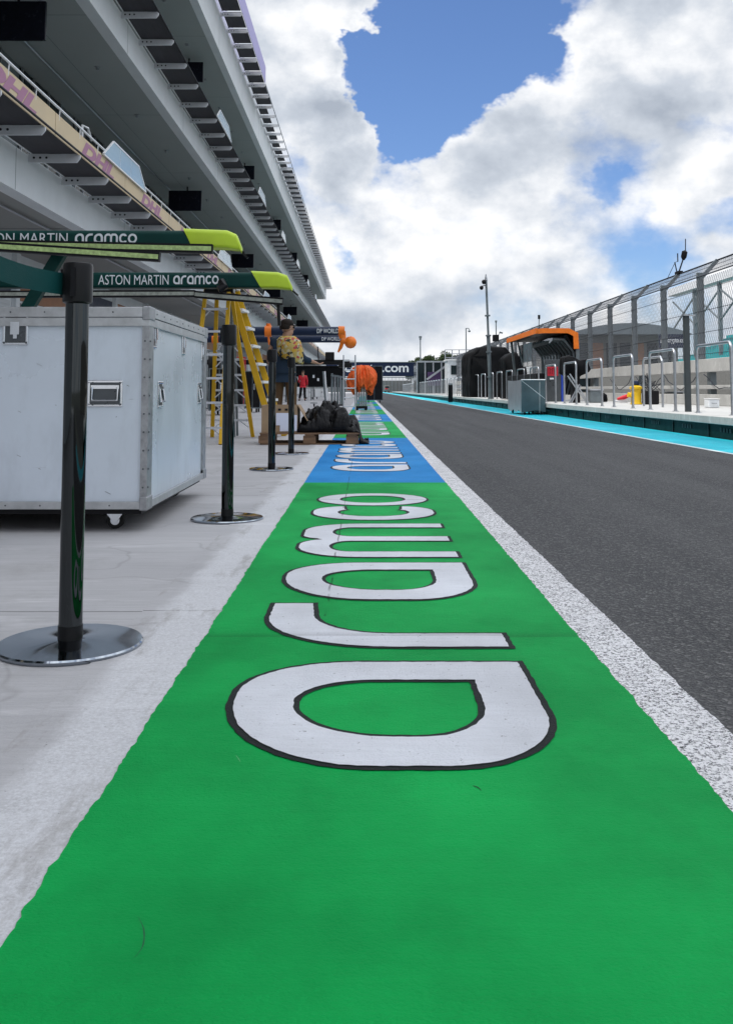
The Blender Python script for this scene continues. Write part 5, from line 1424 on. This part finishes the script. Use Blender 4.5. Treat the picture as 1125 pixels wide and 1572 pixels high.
m.bar((SX0 + .12, SY1 - 1.0, zR - .14), (SX0 + .3, SY1 - 1.0, PZ + 1.2), .05, .05)
m.build('support_post', M['post'], stn)
for i in range(3):
    m = MB(og); m.bb((SX0 + .35, Yn + 3.0 + i * .9, PZ + 1.15), (SX0 + .39, Yn + 3.7 + i * .9, PZ + 1.95)); m.build('monitor', M['paletarp' if i < 2 else 'tv'], stn, bevel=.01)
m = MB(og); m.bb((SX0 - .1, Yn - .3, PZ), (SX0 + .45, SY1, PZ + .85)); m.build('desk', M['black'], stn, bevel=.03)
pa, pb = PY(837, 600, Yn - .45), PY(861, 600, Yn - .45); pz = PY(850, 552, Yn - .45).z
MB(og).bb((pa.x, Yn - .45, PZ), (pb.x, Yn - .32, pz)).build('end_panel', M['recess'], stn, bevel=.01)
MB(og).bb((pb.x + .002, Yn - .47, PZ), (pb.x + .06, Yn - .32, pz)).build('blue_edge', mat('blueedge', (.02, .06, .4), .4), stn)
q0_, q1_ = PY(840, 577, Yn - .455), PY(856, 563, Yn - .455)
sg = MB(og).bb((q0_.x, Yn - .458, q0_.z), (q1_.x, Yn - .452, q1_.z)).build('sign', M['redsign'], stn)
m = MB(og)
for i in range(5): x = q0_.x + .03 + i * (q1_.x - q0_.x - .05) / 5; m.bb((x, Yn - .461, q0_.z + .05), (x + .012, Yn - .4582, q1_.z - .04)); m.bb((x + .012, Yn - .461, q1_.z - .055 - .03 * (i % 2)), (x + .035, Yn - .4582, q1_.z - .043 - .03 * (i % 2)))
m.build('sign_marks', M['black'], sg)
qa, qb = PY(843.5, 582.5, Yn - .455), PY(849.5, 580, Yn - .455); MB(og).bb((qa.x, Yn - .458, qa.z), (qb.x, Yn - .452, qb.z)).build('small_label', M['lettering'], stn)
sw = [(833, 523), (841, 519.5), (848, 519), (847, 523), (843, 527), (841.5, 526.5), (843.5, 522.5), (838, 523)]
m = MB(og); m.prism([(a, b) for a, b in sw], lambda p_, t_: PY(p_[0], p_[1], Yn + .1) + Vector((0, t_, 0)), 0, .02); m.build('curved_emblem', M['galv'], stn)
MB(og).tube([(5.6, SY0 + 3.4, zR - .02), (5.62, SY0 + 3.4, zR + .42)], .012, 6).build('aerial', M['black'], stn)
MB(og).tube([(5.62, SY0 + 3.4, zR + .42), (5.62, SY0 + 3.4, zR + .55)], .04, 8).build('aerial_head', M['black'], stn)
# tarpaulin-covered kit
def tarped(name, label, pts_uv, Y, depth, m_, x_lean=.1, cat='covered stand', org_z=PZ):
    base = [PY(u_, v_, Y) for u_, v_ in pts_uv]
    cx = sum(p_.x for p_ in base) / len(base); t = thing(name, label, cat, (cx, Y + depth / 2, org_z)); og = tuple(t.location)
    lp = densify([(p_.x, p_.z) for p_ in base], .12); n = len(lp); m = MB(og); K = 10
    czz = sum(p_[1] for p_ in lp) / n
    K = 22
    for k in range(K + 1):
        v = k / K; sc = (1 - .05 * abs(2 * v - 1) ** 12)
        for p_ in lp:
            x = cx + (p_[0] - cx) * sc; z = p_[1] if p_[1] < org_z + .2 else czz + (p_[1] - czz) * (sc if p_[1] > czz else 1)
            q_ = Vector((x * 1.6, v * depth * 1.6, z * .7)); q2 = Vector((x * 5, v * depth * 5, z * 1.6))
            w_ = .05 * (1 - 2.5 * abs(mn.noise(q_))) + .03 * (1 - 2.5 * abs(mn.noise(q2))) - .02
            m.v.append(Vector((x + w_, Y + depth * v + w_, max(org_z + .01, z + w_ * .6))))
    m.f = [(k * n + i, k * n + (i + 1) % n, (k + 1) * n + (i + 1) % n, (k + 1) * n + i) for k in range(K) for i in range(n)]
    m.f += [tuple(range(n)), tuple(K * n + i for i in range(n))]
    m.build('cover', M[m_], t, smooth='all')
    return t, og
tarped('covered_stand', 'tall black tarpaulin covered stand behind the camera pole', [(721, 612), (720, 560), (722, 542), (732, 533), (750, 530), (776, 533), (783, 541), (784, 612)], 43.2, 4, 'tarp')
tarped('covered_stand', 'lower black tarpaulin covered stand left of the orange roofed stand', [(775, 612), (774, 550), (783, 542), (793, 540), (801, 552), (808, 566), (810, 614)], 34.6, 1.6, 'tarp')
t, og = tarped('covered_monitor', 'black covered monitor desk on crossed struts, right of the orange roofed stand', [(864, 573), (866, 549), (872, 546), (890, 553), (901, 551), (906, 568), (903, 572), (890, 578), (884, 584)], 25.2, .8, 'tarp', org_z=PZ + .3)
m = MB(og)
for a, b in (((871, 577), (900, 613)), ((874, 574), (903, 613)), ((889, 590), (873, 614)), ((891, 592), (876, 614))):
    p_ = PY(a[0], a[1], 24.9); q = PY(b[0], b[1], 24.9); q.z = max(q.z, PZ + .0); m.tube([p_, (q.x, 24.9, PZ)], .02, 6)
m.build('strut', M['galv'], t)
m = MB(og); m.bar((PY(882, 580, 25.5).x, 25.5, PZ), PY(882, 570, 25.5), .2, .3); m.build('pedestal', M['black'], t)
# grey covered cart on the lane edge
ca = G(800, 637.0); Xa = ca.x; Yc = ca.y
Xb = 4.70; zt_ = PY(800, 583, Yc).z
cart = thing('covered_cart', 'grey sheeted cart on castors parked at the turquoise lane edge', 'cart', ((Xa + Xb) / 2, Yc + .6, 0)); og = tuple(cart.location)
Yd = Yc + 1.9; Xf = PY(779, 600, Yd).x
def cartmesh(side):
    m = MB(og); nx, nz = 26, 16
    for j in range(nz + 1):
        v = j / nz; z = .09 + (zt_ - .09) * v
        for i in range(nx + 1):
            t_ = i / nx
            if side == 'front': x = Xa + (Xb - Xa) * t_; y = Yc; nrm = Vector((0, -1, 0))
            else: x = Xf + (Xa - Xf) * t_; y = Yd + (Yc - Yd) * t_; nrm = Vector((-1, -.25, 0)) * .5
            fo = .028 * mn.noise(Vector((x * 3 + y * 3, z * 1.0, 1))) + .008 * math.sin((x + y) * 11 + z * 2) * (1 - v)
            zz_ = z + (0 if j else .03 * math.sin((x + y) * 9)) - (.02 * math.sin(t_ * math.pi) if j == nz else 0)
            m.v.append(Vector((x, y, zz_)) + nrm * fo * (1 if 0 < i < nx else .0) * (1 if j < nz else .2))
    m.f = [(j * (nx + 1) + i, j * (nx + 1) + i + 1, (j + 1) * (nx + 1) + i + 1, (j + 1) * (nx + 1) + i) for j in range(nz) for i in range(nx)]
    return m
cartmesh('front').build('front_sheet', M['greytarp'], cart, smooth='all')
cartmesh('side').build('side_sheet', M['paletarp'], cart, smooth='all')
m = MB(og); m.prism([(Xa + .05, Yc + .05), (Xb, Yc + .05), (Xb, Yd), (Xf + .07, Yd)], lambda p_, t_: Vector((p_[0], p_[1], t_)), .12, zt_ - .015); mm = m.build('load', M['greytarp'], cart)

m = MB(og); m.tube([PY(800, 584, Yc - .035), PY(836, 612, Yc - .035)], .005, 5); m.tube([PY(828, 586, Yc - .035), PY(828, 634, Yc - .035)], .004, 5)
m.tube([(Xa, Yc - .01, zt_), (Xb, Yc - .01, zt_)], .014, 6)
m.build('sheet_crease', M['paletarp'], cart)
for x, y in ((Xa + .1, Yc + .1), (Xb - .12, Yc + .1), ((Xa + Xb) / 2, Yc + .1), (Xf + .12, Yd - .1), (Xb - .12, Yd - .1)): MB(og).tube([(x - .02, y, .06), (x + .02, y, .06)], .06, 10).build('caster', M['rubber'], cart)

# ------------------------------------------------------------------ camera pole, lamps and far masts
q = G(753, 612.5, PZ); Yq = q.y
cp = thing('camera_pole', 'tall grey pole with two dome cameras rising from the walkway', 'camera pole', (q.x, Yq, PZ)); og = tuple(cp.location)
top = PY(745.5, 421, Yq)
ax = lambda t_: Vector((q.x + (top.x - q.x) * t_, Yq, PZ + (top.z - PZ) * t_))
MB(og).tube([ax(0), ax(.5)], .075, 10).build('lower_tube', M['post'], cp, smooth=True)
MB(og).tube([ax(.5), ax(.97)], .045, 10).build('upper_tube', M['post'], cp, smooth=True)
for t_ in (.0, .17, .37, .5, .66): MB(og).tube([ax(t_), ax(t_ + .012)], .11, 10).build('collar', M['post'], cp)
for (u, v, r) in ((742.5, 433, .085), (738.8, 442, .075)):
    c = PY(u, v, Yq); m = MB(og); m.lathe([(.0, -r * 1.1), (r * .7, -r * .8), (r, -.2 * r), (r, .5 * r), (r * .6, r), (.0, r * 1.2)], c, 12); cc = m.build('dome_camera', M['black'], cp, smooth=True)
    m = MB(og); m.tube([c + Vector((0, 0, r)), (ax(.93).x, Yq, c.z + r * 1.3)], .022, 6); m.build('camera_arm', M['galv'], cc)
MB(og).tube([ax(.95), ax(1.0)], [.06, .02], 8).build('finial', M['galv'], cp)
MB(og).bb((q.x + .1, Yq - .12, PY(0, 524, Yq).z), (q.x + .32, Yq + .12, PY(0, 514, Yq).z)).build('speaker', M['black'], cp)
def mast(label, u, vb, vt, Y, head):
    a = PY(u, vt, Y); t = thing('mast', label, 'mast', (a.x, Y, 0)); og = tuple(t.location); k = Y / F
    MB(og).tube([(a.x, Y, 0), a], [k * 1.2, k * .8], 8).build('pole', M['post'], t, smooth=True)
    m = MB(og)
    if head == 'flood': m.bb((a.x - 2.2 * k, Y - .3, a.z - 1 * k), (a.x + 2.2 * k, Y + .3, a.z + 2 * k)); m.bb((a.x - 1.5 * k, Y - .3, a.z - 3.5 * k), (a.x + 1.5 * k, Y + .3, a.z - 1.5 * k))
    elif head == 'arm': m.tube([(a.x, Y, a.z), (a.x + 4 * k, Y, a.z + .1 * k), (a.x + 5 * k, Y, a.z - 3 * k)], k * .6, 6); m.lathe([(0, -2 * k), (1.8 * k, -1.6 * k), (2 * k, 0), (1 * k, 1.4 * k), (0, 1.5 * k)], (a.x + 5 * k, Y, a.z - 4 * k), 10)
    else: m.tube([(a.x + k, Y, a.z - 24 * k), (a.x + 7 * k, Y, a.z - 17 * k)], k * .5, 6); m.bar((a.x + 5 * k, Y, a.z - 17 * k), (a.x + 10 * k, Y, a.z - 18.5 * k), .1 + k, 2 * k); m.tube([(a.x, Y, a.z - k * 2), (a.x, Y, a.z + k * 1)], k * 1.6, 8)
    m.build('head', M['post'], t)
mast('thin floodlight mast far beyond the bridge', 645, 0, 518, 210, 'flood')
mast('far camera mast with a hooked arm above the distant fence', 715, 0, 504, 95, 'arm')
mast('thin mast with a horn just right of the tall camera pole', 761, 0, 493, 60, 'horn')
q = G(684.5, 617.5); bo_ = thing('lane_bollard', 'dark post standing at the gap in the distant walkway', 'post', (4.45, q.y, 0)); og = tuple(bo_.location)
MB(og).tube([(4.45, q.y, 0), (4.45, q.y, PY(684, 590, q.y).z)], .12, 14).build('post_body', M['black'], bo_, smooth=True); MB(og).tube([(4.45, q.y, .9), (4.45, q.y, .98)], .123, 14).build('reflective_band', M['galv'], bo_)

# ------------------------------------------------------------------ small kit on the walkway
def put(name, label, cat, u, v, z=PZ):
    q = G(u, v, z); return thing(name, label, cat, (q.x, q.y, z)), (q.x, q.y, z), q
t, og, q = put('jet_dryer', 'yellow canister tool with a blue top on the walkway behind the hoops', 'canister', 976, 621)
MB(og).lathe([(.13, 0), (.14, .02), (.12, .06), (.12, .36), (.15, .38), (.15, .42), (.08, .46)], q, 20).build('tank', M['yellowtool'], t, smooth=True)
MB(og).lathe([(.07, .455), (.09, .5), (.07, .56), (.0, .58)], q, 16).build('top_cap', M['navy'], t, smooth=True)
MB(og).tube([q + Vector((-.1, 0, .22)), q + Vector((-.2, 0, .24))], .06, 10).build('outlet', M['yellowtool'], t)
tag(t, None); t.name = 'canister'
t, og, q = put('hose_reel', 'red and white hose nozzle lying left of the yellow canister', 'hose', 957, 618)
MB(og).tube([q + Vector((-.18, 0, .10)), q + Vector((.0, 0, .14)), q + Vector((.1, 0, .18))], [.03, .06, .055], 10).build('nozzle', M['red'], t, smooth=True)
MB(og).tube([q + Vector((-.25, 0, .05)), q + Vector((-.1, 0, .03)), q + Vector((.1, .0, .03))], .028, 8).build('hose', M['white'], t, smooth=True)
t, og, q = put('cable_box', 'black box with loose cables right of the yellow canister', 'cable box', 998, 621)
MB(og).box(q + Vector((0, 0, .17)), (.34, .3, .33)).build('box', M['black'], t, bevel=.03)
m = MB(og)
for i in range(8):
    a = random.uniform(0, 6); m.tube([q + Vector((random.uniform(-.1, .1), -.1, .3)), q + Vector((random.uniform(-.3, .3), -.15, .55 + random.uniform(0, .25))), q + Vector((random.uniform(-.35, .35), 0, .5)), q + Vector((random.uniform(-.4, .4), .4, .35))], .010, 5)
m.build('cable_loop', M['cable'], t)
t, og, q = put('grey_crate', 'grey crate on the walkway behind the fourth hoop rail', 'crate', 913, 618.5)
MB(og).box(q + Vector((0, 0, .17)), (.34, .4, .32)).build('body', M['post'], t, bevel=.02); MB(og).box(q + Vector((0, 0, .35)), (.38, .44, .035)).build('lid', M['galv'], t, bevel=.01)
t, og, q = put('black_bag', 'small black bag beside the grey crate', 'bag', 925, 617)
MB(og).lathe([(.12, 0), (.14, .06), (.12, .2), (.05, .26)], q, 12).build('sack', M['tarp'], t, smooth=True)
for (lb, u, v, m_, w_, h_, d_) in (('low black equipment box against the pit wall, behind the second hoop rail', 1030, 619, 'black', .5, .28, .4), ('grey toolbox against the pit wall behind the third hoop rail', 962, 613, 'post', .42, .24, .3), ('small white box at the foot of the pit wall near the nearest hoop rail', 1092, 626, 'paletarp', .22, .16, .25)):
    t, og, q = put('equipment_box', lb, 'box', u, v)
    MB(og).box(q + Vector((0, 0, h_ / 2 + .002)), (w_, d_, h_)).build('body', M[m_], t, bevel=.02)
    MB(og).box(q + Vector((0, 0, h_ + .014)), (w_ * 1.03, d_ * 1.03, .02)).build('lid', M['galv' if m_ != 'paletarp' else 'white'], t, bevel=.004)
    MB(og).tube([q + Vector((-w_ * .2, -d_ / 2 - .003, h_ * .6)), q + Vector((-w_ * .2, -d_ / 2 - .03, h_ * .55)), q + Vector((w_ * .2, -d_ / 2 - .03, h_ * .55)), q + Vector((w_ * .2, -d_ / 2 - .003, h_ * .6))], .008, 6).build('handle', M['galv'], t)
# loose cables hung along the wall
m = MB((WX - .05, 24, 1))
for y0_ in (16.5, 19.0, 21.8, 24.4, 27.2):
    m.tube([(WX - .03, y0_ + 2.4 * i / 8, 1.02 - .35 * math.sin(math.pi * i / 8) + .03 * math.sin(i * 2 + y0_)) for i in range(9)], .011, 5)
tag(m.build('wall_cable', M['cable']), 'black cable looping along the open tiers of the pit wall', 'cable')

# ------------------------------------------------------------------ beyond the track
# grandstand with turquoise seats
gs = thing('grandstand', 'grandstand with turquoise seats behind the fence at the right edge', 'grandstand', (40, 100, 0)); og = tuple(gs.location)
GX = 36.0
rows = MB(og); seats = MB(og)
gy0, gy1 = 84, 119
for k in range(12):
    x = GX + k * .85; z = 2.6 + k * .47
    yend = gy1 - k * .5
    rows.bb((x, gy0, 0), (x + .84, yend, z))
    y = gy0 + .2
    while y < yend - .6:
        seats.bb((x + .45, y, z + .001), (x + .80, y + .46, z + .06)); seats.bb((x + .72, y, z + .065), (x + .79, y + .46, z + .46)); y += .56
rows.build('terrace', M['seatdark'], gs); tag(seats.build('seat_row', M['seat'], gs), kind='stuff')
for y in (96.6, 104.6, 112.6):
    MB(og).bb((GX + 4 - .2, y - .2, 4), (GX + 4 + .2, y + .2, 12.7)).build('canopy_post', M['post'], gs)
m = MB(og)
for y in (96.6, 104.6, 112.6):
    m.bar((GX + 4, y, 8.5), (GX + 4, y + 7.9, 12), .16, .16); m.bar((GX + 4, y, 12), (GX + 4, y + 7.9, 8.5), .16, .16); 
m.build('truss', M['post'], gs)
m = MB(og); m.bb((GX + 3.6, 84, 12.75), (GX + 4.6, 121, 12.95)); m.bb((GX + 3.5, 84, 12.8), (GX + 3.59, 121, 13.7)); m.build('canopy', M['white'], gs)
gbar = MB((24.3, 70, 0)).bb((24.3, -10, 0), (24.7, 190, 2.05)).build('track_barrier', M['stonewall'])
tag(gbar, 'long low grey barrier on the far side of the track, seen through the pit wall', 'barrier')
# hospitality building with low curved grey roof
hb = thing('hospitality_building', 'low brown building with a curved grey roof beyond the track', 'building', (34, 110, 0)); og = tuple(hb.location)
Yh = 100.0; xa = PY(880, 550, Yh).x; xb = PY(1040, 550, Yh).x; zt_ = PY(960, 498, Yh).z; ze = PY(960, 515, Yh).z
MB(og).bb((xa, Yh, 0), (xb, Yh + 25, ze)).build('wall', M['stonewall'], hb)
pts = [(xa - 1 + (xb - xa + 2) * i / 20, ze + .01 + (zt_ - ze) * math.sin(math.pi * i / 20) ** .8) for i in range(21)]
m = MB(og); m.prism(pts, lambda p_, t_: Vector((p_[0], t_, p_[1])), Yh - 2, Yh + 27); m.build('roof', M['greyroof'], hb)
for i in range(7):
    x = xa + .6 + (xb - xa - 1) * i / 7; MB(og).bb((x, Yh - .1, .5), (x + (xb - xa) / 10, Yh - .02, ze - .8)).build('window', M['brownpanel' if i % 3 == 1 else 'darkglass'], hb)
# small sign
Ys = 62; xa = PY(1011, 520, Ys).x; xb = PY(1057, 520, Ys).x; za = PY(1030, 534, Ys).z; zb = PY(1030, 513, Ys).z
sg = thing('track_sign', 'small dark blue sign seen through the debris fence', 'sign', ((xa + xb) / 2, Ys, 0)); og = tuple(sg.location)
MB(og).bb((xa, Ys, za), (xb, Ys + .15, zb)).build('board', M['navy'], sg)
m = MB(og)
for x in (xa + .3, xb - .3): m.bar((x, Ys + .2, 0), (x, Ys + .2, zb), .1, .09)
m.build('post', M['post'], sg)
vs, fs = text2d('crypto.com', 1, .02); tw, thh = size2d(vs); w = xb - xa
m = MB(og); m.add([Vector((xa + w * .28 + v.x / tw * w * .66, Ys - .01, za + (zb - za) * .28 + v.y / thh * (zb - za) * .42)) for v in vs], fs)
vs, fs = fill2d([[(p_[0] * .3, p_[1] * .3) for p_ in hexo], [(p_[0] * .3, p_[1] * .3) for p_ in inn]]); m.add([Vector((xa + w * .14 + v.x, Ys - .01, (za + zb) / 2 + v.y)) for v in vs], fs); m.build('lettering', M['lettering'], sg)
# far pavilion, white cabin and perimeter fence
Yv = 88.0
pv = thing('glass_pavilion', 'dark glazed pavilion behind the distant hoop rails', 'pavilion', (9, Yv, 0)); og = tuple(pv.location)
xa, xb = PY(640, 580, Yv).x, PY(690, 580, Yv).x; zt_ = PY(660, 556, Yv).z
MB(og).bb((xa, Yv + .2, 0), (xb, Yv + 6, zt_)).build('wall', M['darkglass'], pv)
m = MB(og)
for i in range(5): x = xa + (xb - xa) * i / 4; m.bar((x, Yv + .1, 0), (x, Yv + .1, zt_ + .1), .12, .12)
m.bar((xa, Yv + .05, zt_ + .05), (xb, Yv + .05, zt_ + .05), .1, .15); m.bar((xa + .9, Yv - .1, 1.6), (xb, Yv - .1, zt_ - .1), .1, .18)
m.build('frame', M['galv'], pv)
qa, qb = PY(656, 592, Yv), PY(676, 571, Yv); MB(og).bb((qa.x, Yv - .02, qa.z), (qb.x, Yv + .04, qb.z)).build('screen', M['purple'], pv)
xa, xb = PY(687, 580, 80).x, PY(716, 580, 80).x; zt_ = PY(700, 553.5, 80).z
wcab = thing('white_cabin', 'white cabin with a dark window beyond the walkway, left of the tall covered stand', 'cabin', ((xa + xb) / 2, 81, 0)); og = tuple(wcab.location)
MB(og).bb((xa, 80, 0), (xb, 83, zt_)).build('wall', M['paletarp'], wcab); MB(og).bb((xa - .1, 79.9, zt_ + .001), (xb + .1, 83.1, zt_ + .12)).build('roof', M['white'], wcab)
qa, qb = PY(692, 575, 80), PY(703, 561, 80); MB(og).bb((qa.x, 79.95, qa.z), (qb.x, 80.02, qb.z)).build('window', M['darkglass'], wcab)
m = MB(og); zr_ = PY(700, 537, 84).z; x0_, x1_ = PY(683, 540, 84).x, PY(726, 540, 84).x
for i in range(5): x = x0_ + (x1_ - x0_) * i / 4; m.bar((x, 84, 0), (x, 84, zr_), .08, .08)
for z in (zr_, zr_ - .35, zr_ - .7): m.bar((x0_, 84, z), (x1_, 84, z), .05, .06)
m.build('roof_rail', M['galv'], wcab)
pf = thing('perimeter_fence', 'pale mesh fence closing the view under the bridge', 'fence', (4, 230, 0)); og = tuple(pf.location)
m = MB(og)
for i in range(40): m.bar((-14 + i * .9, 230, 0), (-14 + i * .9, 230, 3.6), .08, .08)
m.build('post', M['galv'], pf)
m = MB(og)
for i in range(14): m.bar((-14, 229.9, .2 + i * .26), (21.5, 229.9, .2 + i * .26), .05, .07)
m.build('rail', M['post'], pf)
MB(og).bb((-14, 231, 0), (22, 231.2, 2.9)).build('screen_cloth', M['stonewall'], pf)
bv = thing('parked_truck', 'small grey truck with a red door at the far end of the lane', 'truck', (3.0, 205, 0)); og = tuple(bv.location)
xa, xb = PY(590, 600, 205).x, PY(598, 600, 205).x
MB(og).bb((xa, 205, .35), (xb, 209, 1.5)).build('body', M['stonewall'], bv, bevel=.1); MB(og).bb((xa + .1, 204.96, .7), (xb - .4, 204.99, .95)).build('door', M['red'], bv); MB(og).bb((xa + .15, 204.96, 1.0), (xb - .15, 204.99, 1.4)).build('windscreen', M['darkglass'], bv)
for x in (xa + .2, xb - .2): MB(og).tube([(x - .12, 205.8, .38), (x + .12, 205.8, .38)], .38, 14).build('wheel', M['rubber'], bv)

# ------------------------------------------------------------------ trees
def tree(label, x, y, h, w, seed):
    rnd = random.Random(seed); t = thing('tree', label, 'tree', (x, y, 0), group='trees beyond the bridge')
    tr = MB(); tr.tube([(0, 0, 0), (.1, 0, h * .3), (0, .1, h * .55)], [.25, .2, .14], 8)
    for i in range(6):
        a = rnd.uniform(0, 6.28); tr.tube([(0, 0, h * (.3 + .04 * i)), (math.cos(a) * w * .3, math.sin(a) * w * .3, h * (.55 + .05 * i))], [.12, .05], 6)
    tr.build('trunk', M['bark'], t)
    c = MB(); clumps = [(rnd.uniform(-.42, .42) * w, rnd.uniform(-.4, .4) * w, h * rnd.uniform(.42, .95), rnd.uniform(.14, .26) * w) for _ in range(15)]
    for (cx, cy_, cz, r) in clumps:
        for _ in range(110):
            d = Vector((rnd.gauss(0, 1), rnd.gauss(0, 1), rnd.gauss(0, 1))).normalized() * r * rnd.uniform(.5, 1.08)
            p_ = Vector((cx, cy_, cz)) + Vector((d.x, d.y, d.z * .75)); a = Vector((rnd.gauss(0, 1), rnd.gauss(0, 1), rnd.gauss(0, 1))).normalized(); b = a.orthogonal().normalized(); s_ = rnd.uniform(.16, .34)
            c.add([p_ - a * s_, p_ + b * s_ * .6, p_ + a * s_, p_ - b * s_ * .6], [(0, 1, 2, 3)])
    c.build('crown', M['leaf'], t)
tl = ['broad dark tree just right of the bridge banner', 'round dark tree between the bridge and the white cabin', 'dense dark tree left of the far camera mast', 'dark tree right behind the roof rail of the white cabin', 'low dark tree peeking over the right end of the bridge banner', 'farthest dark tree beside the tall covered stand']
for i, (u, vt) in enumerate(((652, 549), (671, 545), (690, 543), (706, 544), (637, 552), (724, 546))):
    Yt_ = 235 + i * 4; p_ = PY(u, vt, Yt_); tree(tl[i], p_.x, Yt_, p_.z * 1.04, 5.2, 40 + i)
